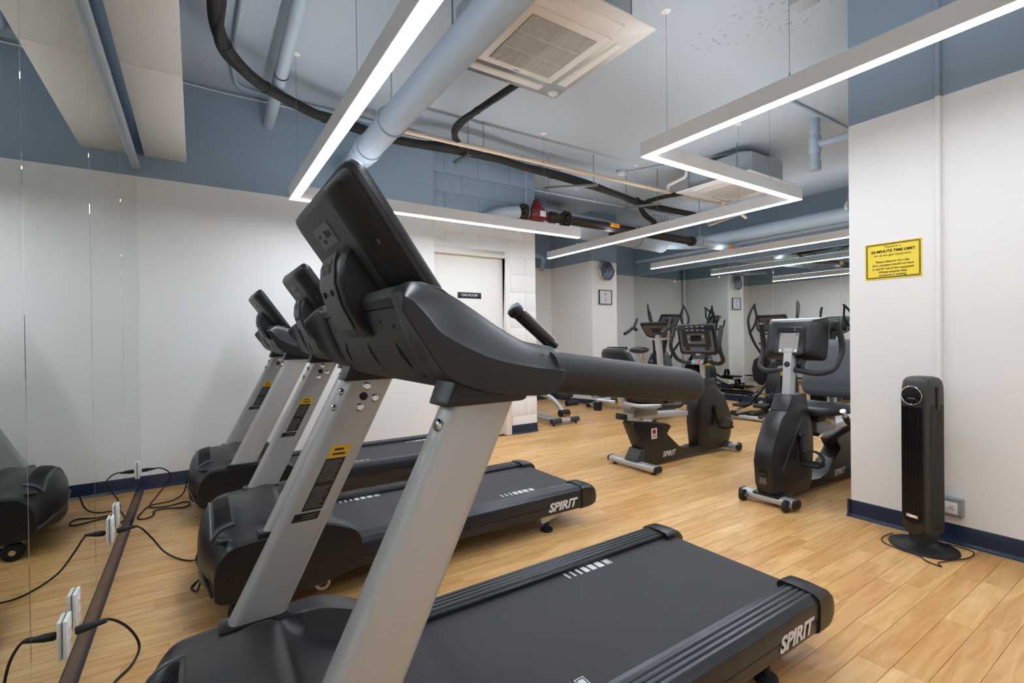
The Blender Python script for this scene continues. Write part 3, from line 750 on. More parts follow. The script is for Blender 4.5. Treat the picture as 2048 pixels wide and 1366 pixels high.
def make_treadmill():
    root = empty('treadmill', (0, 0, 0), 'x', 'treadmill')
    # --- deck
    MB().box(.0, 1.76, -.30, .30, .085, .165).build('deck_frame', SHROUD, root, bevel=.006)
    for s in (-1, 1):
        prof = [(.30, .10), (.352, .098), (.368, .104), (.374, .118), (.374, .150), (.371, .152), (.371, .155), (.376, .157), (.376, .196), (.372, .210), (.36, .219)]
        x = .356
        while x > .28:
            prof += [(x, .2235), (x - .004, .2262), (x - .013, .2265), (x - .017, .2235), (x - .018, .2215)]; x -= .0195
        prof += [(.266, .2235), (.262, .219), (.262, .20), (.30, .19)]
        rail = MB().prism([(s * a, b) for a, b in prof], .36, 1.722, 'x').build('side_rail', RAILM, root, angle=25)
        if s < 0:
            text('rail_lettering', 'SPIRIT', .066, MARK, rail, (1.575, -.3764, .146), 'south', shear=.28, offset=.0026, font_sx=1.12)
        else:
            text('rail_lettering', 'SPIRIT', .068, MARK, rail, (1.575, .3764, .146), 'north', shear=.28, offset=.0016)
        # end cap: lofted, slightly larger than the rail, rounded at the rear
        base_ = [(.245, .105), (.36, .094), (.376, .105), (.381, .125), (.382, .195), (.378, .216), (.362, .228), (.30, .233), (.25, .231), (.238, .222), (.238, .16)]
        rings = []
        for (u, k, dz) in ((1.722, 1, 0), (1.75, 1, .001), (1.79, .995, -.002), (1.815, .97, -.010), (1.832, .92, -.022), (1.838, .86, -.034)):
            rings.append([(u, s * (.31 + (a - .31) * k), .16 + (b - .16) * k + dz * (1 if b > .16 else -.3)) for a, b in base_])
        MB().loft(rings).build('end_cap', BLACK, root, angle=40)
    # --- belt
    pts = [(.34, .205), (1.77, .205)]
    for k in range(1, 9):
        t = math.pi * k / 8; pts.append((1.77 + .034 * math.sin(t), .171 + .034 * math.cos(t)))
    pts += [(.34, .137)]
    belt = MB().prism(pts, -.272, .272, 'y').build('running_belt', BELTM, root, angle=40)
    MB().cyl((1.772, -.285, .171), (1.772, .285, .171), .03, 18).build('rear_roller', RUBBER, root)
    def marks(u0, v0, par):
        z0, z1 = .2052, .2062; w = .042; x = u0
        for wd, gap in ((.007, .021), (.007, .021), (.010, .016), (.022, .011), (.025, .011), (.028, .012)):
            MB().box(x, x + wd, v0 - w / 2, v0 + w / 2, z0, z1).build('belt_mark', MARK, par, smooth=False); x += wd + gap
        MB().box(x + .006, x + .024, v0 - w / 2 + .007, v0 + w / 2 - .007, z0, z1).build('belt_mark', MARK, par, smooth=False)
        q = [(x, -w / 2), (x + .031, -w / 2), (x + .031, w / 2), (x, w / 2)]; e = .0025
        qi = [(x + e, -w / 2 + e), (x + .031 - e, -w / 2 + e), (x + .031 - e, w / 2 - e), (x + e, w / 2 - e)]
        MB().loft([[(a, v0 + b, z) for (a, b), z in ((q[k % 4], z0), (q[k % 4], z1), (qi[k % 4], z1), (qi[k % 4], z0))] for k in range(4)], closed=True).build('belt_mark', MARK, par, smooth=False)
    # --- rear feet
    for s in (-1, 1):
        ft = MB().lathe([(0, 0), (.034, 0), (.037, .006), (.035, .014), (.014, .022), (.012, .05)], (1.506, s * .315, 0), 20).build('foot', RUBBER, root)
        MB().prism([(1.46, .088), (1.60, .088), (1.585, .066), (1.50, .046), (1.47, .046)], s * .30 - .022, s * .30 + .022, 'y').build('foot_bracket', SILVER2, root, bevel=.004)
    # --- front frame, wheels
    MB().prism([(-.06, .095), (.30, .10), (.31, .07), (.30, .055), (.24, .05), (-.05, .07)], -.33, -.27, 'y').build('lift_frame', SILVER2, root, bevel=.005)
    MB().prism([(-.06, .095), (.30, .10), (.31, .07), (.30, .055), (.24, .05), (-.05, .07)], .27, .33, 'y').build('lift_frame', SILVER2, root, bevel=.005)
    for s in (-1, 1):
        MB().tube([(.285 + .026 * math.cos(t), s * .345, .07 + .026 * math.sin(t)) for t in [2 * math.pi * k / 18 for k in range(18)]], .007, 8, closed=True).build('pivot_ring', SILVER2, root)
        wz = MB().tube([(-.02, s * .352 - .02, .045), (-.02, s * .352 - .016, .045), (-.02, s * .352 + .016, .045), (-.02, s * .352 + .02, .045)], [.036, .045, .045, .036], 24).build('transport_wheel', RUBBER, root, angle=40)
        MB().cyl((-.02, s * .352 - .022, .045), (-.02, s * .352 + .022, .045), .014, 14).build('wheel_hub', CHROME, wz)
    MB().cyl((-.02, -.34, .045), (-.02, .34, .045), .012, 10).build('axle', STEEL, root)
    # --- motor hood
    cen = [(-.157, .095), (-.160, .20), (-.150, .285), (-.128, .345), (-.09, .372), (-.03, .383), (.05, .385), (.12, .378), (.17, .358), (.20, .318), (.26, .272), (.34, .240), (.41, .222), (.425, .208)]
    sid = [(-.107, .125), (-.110, .21), (-.098, .262), (-.075, .298), (-.05, .318), (-.01, .325), (.05, .329), (.12, .333), (.17, .336), (.21, .338), (.288, .340), (.36, .316), (.415, .288), (.440, .248)]
    bot = [(-.107, .125), (-.10, .118), (-.09, .11), (-.075, .105), (-.05, .10), (-.01, .095), (.05, .09), (.12, .083), (.17, .078), (.21, .08), (.288, .09), (.36, .102), (.415, .112), (.437, .116)]
    vs = [-.39, -.389, -.384, -.372, -.35, -.33, -.31, -.295, -.28, -.265, -.25, -.22, -.18, -.12, -.06, 0]
    vs = vs + [-a for a in vs[-2::-1]]
    def sub(tab, k=3):
        out = []
        P = smooth([(a, b, 0) for a, b in tab], k)
        return [(p.x, p.y) for p in P]
    cen, sid, bot = sub(cen), sub(sid), sub(bot)
    m = MB(); rows = len(cen); V = []; cols = len(vs) + 2
    for i in range(rows):
        row = [(bot[i][0], -.388, bot[i][1])]
        for v in vs:
            a = abs(v)
            w = sstep(.235, .335, a) if cen[i][0] > .1 else sstep(.0, .39, a) ** 1.2
            bl = sstep(.02, .20, cen[i][0])
            w = lerp(sstep(.05, .39, a), sstep(.262, .30, a), bl)
            u = lerp(cen[i][0], sid[i][0], w); zz = lerp(cen[i][1], sid[i][1], w)
            zz -= .010 * sstep(.372, .39, a) ** 2
            row.append((u, v, zz))
        row.append((bot[i][0], .388, bot[i][1])); V += row
    F = []
    for i in range(rows - 1):
        for j in range(cols - 1): F.append((i * cols + j, i * cols + j + 1, (i + 1) * cols + j + 1, (i + 1) * cols + j))
    F.append(tuple(range(cols))); 
    m.add(V, F)
    hood = m.build('motor_hood', BLACK, root, angle=50)
    for s in (-1, 1):   # rear faces of the side wings
        MB().prism([(s * .389, .118), (s * .389, .24), (s * .37, .262), (s * .30, .27), (s * .285, .225), (s * .30, .115)], .430, .4405, 'x').build('wing_end', BLACK, root, bevel=.004)
        for (u, z) in ((-.06, .20), (.38, .165)):
            MB().cyl((u, s * .388, z), (u, s * .3915, z), .0085, 14).build('screw_recess', DARKGAP, hood)
    # front bumper lip
    lip = MB().tube([(lerp(-.160, -.112, abs(v) / .39) - .004 + .03 * (1 - (v / .39) ** 2) * 0, v, lerp(.155, .15, abs(v) / .39)) for v in [k * .078 for k in range(-5, 6)]], .007, 6)
    lip.build('bumper_seam', BLACK_S, hood)
    # vent: recessed frame with ribs
    vt = MB()
    def hz(u, v):
        bl = 0; w = sstep(.05, .39, abs(v))
        # find z on the blended profile at the given u
        best = None
        for (a, b), (c, d_), (e, f_), (g_, h_) in zip(cen[:-1], cen[1:], sid[:-1], sid[1:]):
            u0, u1 = lerp(a, e, w), lerp(c, g_, w)
            if u0 <= u <= u1: return lerp(lerp(b, f_, w), lerp(d_, h_, w), (u - u0) / (u1 - u0 + 1e-9))
        return .37
    def vpatch(u0, u1, v0, v1, dz, nu=6, nv=10):
        mm = MB(); V = []
        for i in range(nu + 1):
            for j in range(nv + 1):
                u = lerp(u0, u1, i / nu); v = lerp(v0, v1, j / nv); V.append((u, v, hz(u, v) + dz))
        mm.add(V, [(i * (nv + 1) + j, i * (nv + 1) + j + 1, (i + 1) * (nv + 1) + j + 1, (i + 1) * (nv + 1) + j) for i in range(nu) for j in range(nv)])
        return mm
    vent = vpatch(-.112, -.03, -.23, .23, .0022, 6, 16).build('vent_panel', GREYPL, root, angle=60)
    fr_ = MB()
    edge = [(-.112, v) for v in [lerp(-.23, .23, k / 12) for k in range(13)]]
    fr_.tube([(u, v, hz(u, v) + .004) for u, v in edge], .006, 6)
    for v in (-.23, .23): fr_.tube([(u, v, hz(u, v) + .004) for u in [lerp(-.112, -.03, k / 6) for k in range(7)]], .006, 6)
    fr_.build('vent_frame', PANELG, vent)
    rb = MB()
    for k in range(34):
        v = lerp(-.2, .2, k / 33)
        rb.tube([(u, v, hz(u, v) + .0035) for u in (-.10, -.085, -.07, -.055, -.04)], .0028, 4)
    rb.build('vent_ribs', BLACK_S, vent)
    # raised rim of the recess at the hood's back
    rim = [(.20, -.235), (.165, -.215), (.152, -.16), (.15, 0), (.152, .16), (.165, .215), (.20, .235)]
    # power inlet on the front corner
    MB().box(-.10, -.04, -.33, -.27, .312, .326).build('inlet_cover', BLACK_S, hood, bevel=.006)
    # --- uprights
    def uc(z): return .455 + .50 * (z - .985)
    for s in (-1, 1):
        rings = []
        for z in (.318, .5, .75, .985):
            c = uc(z); hw, ht, r_ = .071, .031, .022
            ring = []
            for (cx_, cy_, a0) in ((hw - r_, ht - r_, 0), (-hw + r_, ht - r_, 90), (-hw + r_, -ht + r_, 180), (hw - r_, -ht + r_, 270)):
                for k in range(6):
                    t = R(a0 + 90 * k / 5); ring.append((c + cx_ + r_ * math.cos(t) * (1.4 if False else 1), s * .345 + cy_ + r_ * math.sin(t), z))
            rings.append(ring)
        up = MB().loft(rings).build('upright', SILVER, root, angle=50)
        c = uc(.33)
        MB().prism([(c - .088, s * .345 - .040), (c + .088, s * .345 - .040), (c + .088, s * .345 + .041), (c - .088, s * .345 + .041)], .318, .344, 'z').build('base_collar', BLACK_S, root, bevel=.008)
        c = uc(1.0)
        col_ = MB().loft([[(uc(z) + a * (.088 + e), s * .345 + b * (.040 + e * .6), z) for a, b in ((-1, -1), (1, -1), (1, 1), (-1, 1))] for z, e in ((.978, 0), (.99, 0), (1.03, .004), (1.07, .006))])
        col_.build('top_collar', BLACK, root, bevel=.008)
        # bolts on the front edge
        for z in ((.945, .90) if s > 0 else (.945,)):
            MB().lathe([(0, -.002), (.012, -.002), (.012, .003), (.009, .006), (0, .006)], (uc(z) - .072, s * .345 - .012 * (1 if s > 0 else 1), z), 14, Matrix.Rotation(R(-90), 4, 'Y')).build('bolt', CHROME, up)
        if s > 0:   # inner face of the far upright: three bolts, a plug and warning labels
            yf = s * .345 - .0312
            Ms = Matrix.Rotation(R(90), 4, 'X')
            cz = .93; c = uc(cz) - .003
            MB().lathe([(0, 0), (.0125, 0), (.0125, .002), (.0, .002)], (c, yf, cz), 20, Ms).build('plug', RUBBER, up)
            for a, b in ((.010, .030), (.034, -.008), (-.012, -.033)):
                MB().lathe([(0, 0), (.0125, 0), (.0125, .0015), (.009, .003), (.0085, .006), (0, .0065)], (c + a, yf, cz + b), 16, Ms).build('bolt', CHROME, up)
            sh = lambda z: .50 * (z - .70)
            def lab(x0, x1, z0, z1, y):
                mm = MB(); b_ = uc(.70)
                mm.loft([[(b_ + x0 + sh(z0), yy, z0), (b_ + x1 + sh(z0), yy, z0), (b_ + x1 + sh(z1), yy, z1), (b_ + x0 + sh(z1), yy, z1)] for yy in (y, y - .0006)])
                return mm
            lb = lab(-.026, .030, .615, .755, yf).build('warning_label', LABELK, up)
            lab(-.026, .030, .756, .790, yf).build('label_header', YELLOWL, lb)
            lab(-.014, .012, .777, .782, yf - .0007).add(*(lambda q: (q.v, q.f))(lab(-.014, .022, .764, .769, yf - .0007))).build('header_print', PRINTK, lb)
            tx = MB()
            for k in range(24):
                z = .748 - k * .0054
                if k in (11, 12): continue
                q = lab(-.022, .026 - (random.random() * .012), z - .0016, z + .0006, yf - .0007); tx.add(q.v, q.f)
            tx.build('small_print', LABELT, lb)
            lb2 = lab(-.040, .030, .588, .610, yf).build('notice_label', LABELK, up)
            lab(-.014, .024, .601, .603, yf - .0007).build('small_print', LABELT, lb2)
            lab(-.014, .020, .594, .596, yf - .0007).build('small_print', LABELT, lb2)
    # --- console cowl and arms
    cow = [(.318, 1.168), (.322, 1.15), (.337, 1.11), (.353, 1.07), (.372, 1.035), (.40, 1.007), (.45, .995), (.50, .992), (.52, 1.02), (.52, 1.10), (.42, 1.15), (.36, 1.17)]
    tpc = [(.312, 1.163), (.304, 1.178), (.312, 1.199), (.345, 1.208), (.38, 1.199), (.43, 1.165), (.50, 1.12), (.525, 1.10), (.50, 1.08), (.42, 1.13), (.34, 1.155)]
    def across(prof, vmax, bul):
        rings = []
        for v in (-1, -.99, -.95, -.87, -.7, -.5, -.25, 0, .25, .5, .7, .87, .95, .99, 1):
            e = max(0, (abs(v) - .9) / .1); k = 1 - .08 * e * e; bu = bul * (1 - v * v)
            rings.append([(.43 + (a - .43) * k - (bu if a < .38 else 0), v * vmax, 1.09 + (b - 1.09) * k) for a, b in prof])
        return MB().loft(rings)
    cowl = across(cow, .345, .008).build('console_cowl', GREYPL, root, angle=40)
    across(tpc, .345, .008).build('top_cover', BLACK, root, angle=40)
    def cfx(z, v): return interp([(1.007, .40), (1.035, .372), (1.07, .353), (1.11, .337), (1.15, .322)], z) - .008 * (1 - (v / .345) ** 2)
    for v, zt in ((-.17, 1.135), (-.235, 1.125), (.17, 1.135), (.235, 1.125), (-.27, 1.03), (.27, 1.03)):
        MB().cyl((cfx(zt, v) - .0005, v, zt), (cfx(zt, v) + .012, v, zt + .006), .0055, 10).build('screw_recess', DARKGAP, cowl)
    for v0, v1 in ((-.21, -.25), (.17, .21), (-.03, -.05)):
        MB().tube([(cfx(lerp(1.095, 1.028, t), lerp(v0, v1, t)) + .001, lerp(v0, v1, t), lerp(1.095, 1.028, t)) for t in (0, .3, .6, 1)], [.0015, .005, .004, .0015], 6).build('cowl_slot', DARKGAP, cowl)
    OUT = [(.285, 1.168), (.277, 1.150), (.296, 1.118), (.316, 1.090), (.351, 1.040), (.408, 1.013), (.455, 1.002), (.503, .994), (.567, .990), (.595, 1.0), (.609, 1.017), (.612, 1.033), (.575, 1.038), (.527, 1.045), (.46, 1.059), (.40, 1.081), (.343, 1.111), (.318, 1.138), (.299, 1.158)]
    INN = [(.296, 1.188), (.302, 1.165), (.318, 1.120), (.333, 1.085), (.362, 1.038), (.412, 1.008), (.46, .994), (.51, .987), (.575, .984), (.615, .994), (.638, 1.02), (.648, 1.075), (.61, 1.086), (.56, 1.097), (.505, 1.126), (.455, 1.156), (.41, 1.181), (.365, 1.198), (.325, 1.205)]
    OUT = [(p.x, p.y) for p in smooth([(a, b, 0) for a, b in OUT], 4, True)]; INN = [(p.x, p.y) for p in smooth([(a, b, 0) for a, b in INN], 4, True)]
    for s in (-1, 1):
        rings = []
        for v, t, k in ((.278, 0, .86), (.288, 0, .95), (.305, 0, .99), (.33, 0, 1), (.355, .10, 1), (.378, .32, 1), (.395, .62, 1), (.406, .86, 1), (.412, .97, 1), (.415, 1, 1), (.4165, 1, .985), (.417, 1, .95)):
            P_ = [(lerp(a[0], b[0], t), lerp(a[1], b[1], t)) for a, b in zip(INN, OUT)]
            cx0 = sum(p[0] for p in P_) / len(P_); cz0 = sum(p[1] for p in P_) / len(P_)
            rings.append([(cx0 + (a - cx0) * k, s * v, cz0 + (b - cz0) * k) for a, b in P_])
        ar = MB().loft(rings).build('arm_cover', BLACK, root, angle=28)
        MB().tube(smooth([(a, s * .4145, b) for a, b in ((.285, 1.168), (.299, 1.158), (.318, 1.138), (.343, 1.111), (.40, 1.081), (.46, 1.059), (.527, 1.045), (.575, 1.038), (.612, 1.033))], 4), .0014, 5).build('arm_seam', DARKGAP, ar)
        g = MB(); P = [(.60, s * .368, 1.030), (.64, s * .368, 1.026), (1.05, s * .368, .974), (1.072, s * .368, .971), (1.083, s * .368, .970), (1.088, s * .368, .9695)]
        g.tube(P, [.043, .043, .043, .040, .032, .018], 24)
        g.build('handrail', FOAM, root, angle=50)
        # pulse grips
        pg = MB().tube([(.60, s * .20, 1.01), (.70, s * .20, 1.03), (.752, s * .20, 1.078), (.636, s * .20, 1.168)], .0155, 14).build('pulse_grip', BLACK_S, root, angle=50)
        ax = Vector((.636 - .752, 0, 1.168 - 1.078)).normalized(); b0 = Vector((.752, s * .20, 1.078)); tip = Vector((.636, s * .20, 1.168))
        MB().tube([tip - ax * .012, tip - ax * .006, tip + ax * .004, tip + ax * .008], [.0175, .0195, .0185, .012], 16).build('grip_cap', BLACK, pg)
        nrm = Vector((ax.z, 0, -ax.x))
        for q in (-1, 1):
            dv = (nrm * .0125 + Vector((0, q * .008, 0))) if True else 0
            st = MB().tube([b0 + ax * .012 + dv, tip - ax * .02 + dv], .0045, 8); st.build('pulse_contact', SILVER2, pg)
    MB().cyl((.60, -.21, 1.015), (.60, .21, 1.015), .016, 14).build('cross_bar', BLACK, root)
    # --- display head, tilted slab (local frame: a = down the slab, b = out of the back)
    dvec = Vector((.573, 0, -.82)).normalized(); bvec = Vector((-.82, 0, -.573)).normalized(); org = Vector((.248, 0, 1.437))
    def hp(a, v, b): return org + dvec * a + Vector((0, v, 0)) + bvec * b
    def rr_(a0, a1, w, r, b, n=5):
        out = []
        for (ca, cv, t0) in ((a0 + r, w - r, 0), (a0 + r, -w + r, 90), (a1 - r, -w + r, 180), (a1 - r, w - r, 270)):
            for k in range(n):
                t = R(t0 + 90 * k / (n - 1)); out.append(hp(ca - r * math.sin(t), cv + r * math.cos(t), b))
        return out
    head = MB()
    head.loft([rr_(.002, .315, .246, .028, -.014), rr_(-.004, .32, .252, .032, -.006), rr_(-.004, .32, .252, .032, .014), rr_(-.003, .32, .251, .032, .016)])
    head.loft([rr_(-.002, .318, .250, .032, .012), rr_(.0, .316, .246, .032, .022), rr_(.010, .312, .184, .03, .046), rr_(.016, .308, .168, .028, .050), rr_(.022, .304, .16, .026, .051)])
    ho = head.build('display_head', BLACK, root, angle=50)
    MB().loft([rr_(.03, .26, .215, .01, -.0135), rr_(.03, .26, .215, .01, -.0150)]).build('display_screen', SCREEN, ho, angle=30)
    MB().loft([rr_(-.0047, .32, .2527, .0325, .0035), rr_(-.0047, .32, .2527, .0325, .0048)]).build('bezel_seam', DARKGAP, ho)
    back = MB().loft([rr_(.024, .30, .157, .024, .0505), rr_(.025, .30, .156, .024, .0518)]).build('back_cover', GREYPL, ho)
    plate = MB().loft([rr_(.058, .108, .066, .004, .0515), rr_(.058, .108, .066, .004, .0535)]).build('connector_plate', PANELG, ho, smooth=False)
    def hbox(a0, a1, v0, v1, b0, b1):
        return MB().add([hp(a, v, b) for a in (a0, a1) for v in (v0, v1) for b in (b0, b1)], [(0, 1, 3, 2), (4, 6, 7, 5), (0, 4, 5, 1), (2, 3, 7, 6), (0, 2, 6, 4), (1, 5, 7, 3)])
    hbox(.073, .089, -.022, -.006, .053, .0545).build('socket', PRINTK, plate); hbox(.076, .088, -.045, -.028, .053, .0545).build('socket', PRINTK, plate)
    hbox(.088, .098, .012, .03, .053, .0545).build('socket', PRINTK, plate); hbox(.074, .082, .03, .046, .053, .0545).build('socket', PRINTK, plate)
    for a, v in ((.026, -.212), (.026, .212), (.15, -.212), (.15, .212)):
        p = hp(a, v, .0325); ax = (bvec + Vector((0, math.copysign(.36, v), 0))).normalized()
        MB().tube([p - ax * .006, p + ax * .0025], .0065, 12).build('screw_recess', STEEL if a > .1 else DARKGAP, ho)
    # --- neck with badge
    nk = [(.290, 1.318), (.272, 1.302), (.259, 1.27), (.257, 1.225), (.272, 1.175), (.304, 1.122), (.322, 1.108), (.35, 1.105), (.43, 1.15), (.40, 1.27), (.34, 1.33)]
    rings = []
    for v, k in ((-.105, .90), (-.098, .97), (-.085, 1), (.085, 1), (.098, .97), (.105, .90)):
        rings.append([(.35 + (a - .35) * k, v, 1.2 + (b - 1.2) * (1 - (1 - k) * .6)) for a, b in nk])
    neck = MB().loft(rings).build('console_neck', BLACK, root, angle=35)
    pl = [(.2665, 1.296), (.2585, 1.27), (.2565, 1.225), (.2715, 1.175), (.3025, 1.124)]
    mm = MB(); V = []; 
    for (a, b), w in zip(pl, (.058, .068, .07, .066, .055)):
        for v in (-w, w): V.append((a - .0005, v, b)); 
    for (a, b), w in zip(pl, (.058, .068, .07, .066, .055)):
        for v in (-w, w): V.append((a - .004, v, b))
    n_ = len(pl) * 2; F = []
    for i in range(len(pl) - 1):
        F.append((n_ + 2 * i, n_ + 2 * i + 1, n_ + 2 * i + 3, n_ + 2 * i + 2))
        F.append((2 * i, 2 * i + 2, n_ + 2 * i + 2, n_ + 2 * i)); F.append((2 * i + 1, 2 * i + 3, n_ + 2 * i + 3, n_ + 2 * i + 1))
    F.append((0, 1, n_ + 1, n_)); F.append((n_ - 2, n_ - 1, 2 * n_ - 1, 2 * n_ - 2))
    npo = mm.add(V, F).build('neck_plate', NECKG, neck, angle=30)
    text('badge_lettering', 'SPIRIT', .034, PANELG, npo, (.2532, 0, 1.262), (R(90 - 3), 0, R(-90)), shear=.2, offset=.0008, extrude=.0012)
    for v in (-.035, .035):
        MB().cyl((.2555, v, 1.205), (.275, v, 1.212), .0075, 12).build('screw_recess', DARKGAP, npo)
    return root, belt, marks

tm, belt0, marks0 = make_treadmill()
tm['label'] = 'black and silver treadmill nearest the camera, seen from its motor end'
tm['group'] = 'treadmills in a row along the mirror'
tm.location = (0, 1.155, 0)
tm2 = copy_tree(tm); tm2.location = (.155, 2.505, 0); tm2['label'] = 'middle treadmill of the three along the mirror'
tm3 = copy_tree(tm); tm3.location = (.11, 3.795, 0); tm3['label'] = 'farthest treadmill, beside the plaster back wall'
def belt_of(t): return [c for c in t.children if c.name.split('.')[0] == 'running_belt'][0]
for t, ms in ((tm, ((1.15, .243), (.62, -.215))), (tm2, ((1.285, -.19), (.50, .245))), (tm3, ((1.42, .225), (.75, -.2)))):
    for u0, v0 in ms: marks0(u0, v0, belt_of(t))

# ------------------------------------------------------------------ recumbent bikes (local: x = forward, front stabiliser at 0)
def rrect(cx_, cz_, w, h, r, n=5):
    out = []
    for (a, b, t0) in ((w / 2 - r, h / 2 - r, 0), (-w / 2 + r, h / 2 - r, 90), (-w / 2 + r, -h / 2 + r, 180), (w / 2 - r, -h / 2 + r, 270)):
        for k in range(n):
            t = R(t0 + 90 * k / (n - 1)); out.append((cx_ + a + r * math.cos(t), cz_ + b + r * math.sin(t)))
    return out
def chamfer_prism(prof, cen, layers):
    """profile (x,z) lofted over (y, scale) layers about a centre"""
    return MB().loft([[(cen[0] + (a - cen[0]) * k, y, cen[1] + (b - cen[1]) * k) for a, b in prof] for y, k in layers])

def make_recumbent(label, loc, rz, seat_s, back_top, crank_deg):
    r = empty('recumbent_bike', loc, label, 'exercise bike', rz, 'recumbent exercise bikes')
    X = lambda s: -s
    # stabilisers
    def stab(s, half, nm):
        prof = rrect(X(s), .045, .085, .05, .022)
        b = MB().prism(prof, -half, half, 'y').build(nm, SILVER2, r, angle=40)
        for q in (-1, 1): MB().prism(rrect(X(s), .045, .087, .052, .023), q * half, q * (half + .02), 'y').build('stabilizer_cap', RUBBER, b, bevel=.006)
        return b
    fs = stab(0.0, .165, 'front_stabilizer'); rs = stab(1.24, .245, 'rear_stabilizer')
    for q in (-1, 1):
        w = MB().tube([(.058, q * .14 - .014, .038), (.058, q * .14 - .011, .038), (.058, q * .14 + .011, .038), (.058, q * .14 + .014, .038)], [.03, .037, .037, .03], 20).build('transport_wheel', RUBBER, r, angle=40)
        MB().cyl((.058, q * .14 - .017, .038), (.058, q * .14 + .017, .038), .012, 12).build('wheel_hub', CHROME, w)
        MB().box(.02, .06, q * .14 - .022 * q - .006, q * .14 - .022 * q + .006, .028, .052).build('wheel_bracket', STEEL, r, bevel=.003)
        MB().lathe([(0, 0), (.018, 0), (.018, .01), (.008, .022)], (X(1.24), q * .21, 0), 12).build('leveling_foot', RUBBER, r)
    # lower rear beam and seat post shroud
    low = [(X(.34), .035), (X(.34), .10), (X(.55), .085), (X(.70), .115), (X(.885), .262), (X(.83), .325), (X(.87), .345), (X(1.30), .405), (X(1.315), .385), (X(1.20), .165), (X(1.27), .075), (X(1.24), .035), (X(1.02), .02)]
    lo = chamfer_prism(low, (X(.85), .16), [(-.058, .965), (-.052, .99), (-.045, 1), (.045, 1), (.052, .99), (.058, .965)]).build('rear_shroud', SHROUD, r, angle=30)
    MB().prism([(X(1.17), .16), (X(1.19), .07), (X(1.24), .045), (X(1.28), .075), (X(1.215), .17)], -.068, .068, 'y').build('rear_cover', GREYPL, r, bevel=.006)
    # front shroud
    fr_ = [(X(.385), .645), (X(.21), .655), (X(.06), .555), (X(-.045), .38), (X(-.075), .28), (X(-.06), .13), (X(-.02), .06), (X(.05), .03), (X(.40), .025), (X(.44), .08), (X(.47), .30), (X(.465), .44), (X(.44), .56)]
    fo = chamfer_prism(fr_, (X(.2), .33), [(-.075, .80), (-.068, .92), (-.055, .985), (-.04, 1), (.04, 1), (.055, .985), (.068, .92), (.075, .80)]).build('front_shroud', SHROUD, r, angle=28)
    MB().prism([(X(.40), .60), (X(.385), .70), (X(.19), .70), (X(.12), .60)], -.06, .06, 'y').build('neck_collar', BLACK, r, bevel=.012)
    MB().prism([(X(-.03), .035), (X(-.045), .075), (X(.06), .085), (X(.12), .05)], -.09, .09, 'y').build('foot_cover', BLACK, r, bevel=.012)
    for q in (-1, 1):
        # raised triangular panel and lettering
        tri = [(X(.36), .55), (X(.30), .58), (X(.02), .22), (X(.20), .10), (X(.34), .14)]
        chamfer_prism(tri, (X(.2), .33), [(q * .072, 1), (q * .0775, .96)]).build('side_panel', BLACK, fo, angle=20)
        MB().cyl((X(.24), q * .06, .43), (X(.24), q * .082, .43), .03, 20).build('crank_boss', BLACK_S, fo)
        text('shroud_lettering', 'SPIRIT', .062, MARK, lo, (X(.86), q * .0585, .085), 'south' if q < 0 else 'north', shear=.28, offset=.0015)
        for s_, z_ in ((.45, .07), (.62, .075), (.95, .045), (1.1, .06)):
            MB().cyl((X(s_), q * .055, z_), (X(s_), q * .0595, z_), .006, 10).build('screw_recess', DARKGAP, lo)
        # crank and pedal
        a = R(crank_deg + (0 if q < 0 else 180)); c0 = Vector((X(.24), q * .088, .43)); c1 = c0 + Vector((math.cos(a) * .17, q * .012, math.sin(a) * .17))
        ck_ = MB().tube([c0 - Vector((0, q * .012, 0)), c0 + Vector((0, q * .006, 0)), lerp(c0, c1, .1), c1], [.016, .018, .014, .011], 10).build('crank_arm', BLACK_S, r, angle=50)
        pc = c1 + Vector((0, q * .075, 0))
        pd = MB().prism([(pc.x - .05, pc.z - .014), (pc.x + .05, pc.z - .014), (pc.x + .056, pc.z + .004), (pc.x + .04, pc.z + .012), (pc.x - .05, pc.z + .012)], pc.y - .05, pc.y + .05, 'y').build('pedal', RUBBER, r, bevel=.006)
        MB().tube(smooth([(pc.x, pc.y - .052, pc.z), (pc.x, pc.y - .058, pc.z + .05), (pc.x, pc.y - .02, pc.z + .085), (pc.x, pc.y + .03, pc.z + .08), (pc.x, pc.y + .056, pc.z + .045), (pc.x, pc.y + .052, pc.z)], 4), .004, 6).v
        stp = MB(); ring_ = smooth([(0, -.052, 0), (0, -.06, .05), (0, -.02, .085), (0, .03, .08), (0, .058, .045), (0, .052, 0)], 4)
        stp.loft([[(pc.x + .022, pc.y + p.y, pc.z + p.z), (pc.x - .022, pc.y + p.y, pc.z + p.z), (pc.x - .022, pc.y + p.y * .96, pc.z + p.z * .96), (pc.x + .022, pc.y + p.y * .96, pc.z + p.z * .96)] for p in ring_])
        stp.build('pedal_strap', RUBBER, pd, angle=60)
        MB().cyl(c1, pc, .008, 8).build('pedal_axle', CHROME, ck_)
    # power inlet at the front
    MB().box(X(-.078), X(-.05), -.028, .028, .20, .235).build('power_inlet', BLACK_S, fo, bevel=.003)
    MB().box(X(-.069), X(-.05), -.022, .022, .145, .185).build('rating_label', PANELG, fo)
    # mast
    ms = MB().loft([[(X(s_) + a * .036, b * .026, z_) for a, b in ((-1, -1), (-.55, -1.25), (.55, -1.25), (1, -1), (1, 1), (.55, 1.25), (-.55, 1.25), (-1, 1))] for s_, z_ in ((.25, .64), (.285, .95), (.292, 1.01))]).build('mast', SILVER2, r, angle=30)
    q_ = MB().lathe([(0, 0), (.02, 0), (.02, .004), (0, .005)], (X(.245), 0, .90), 14, Matrix.Rotation(R(83), 4, 'Y')).build('mast_plug', BLACK, ms)
    MB().box(X(.30), X(.225), -.034, -.0335, .70, .82).build('mast_label', LABELK, ms)
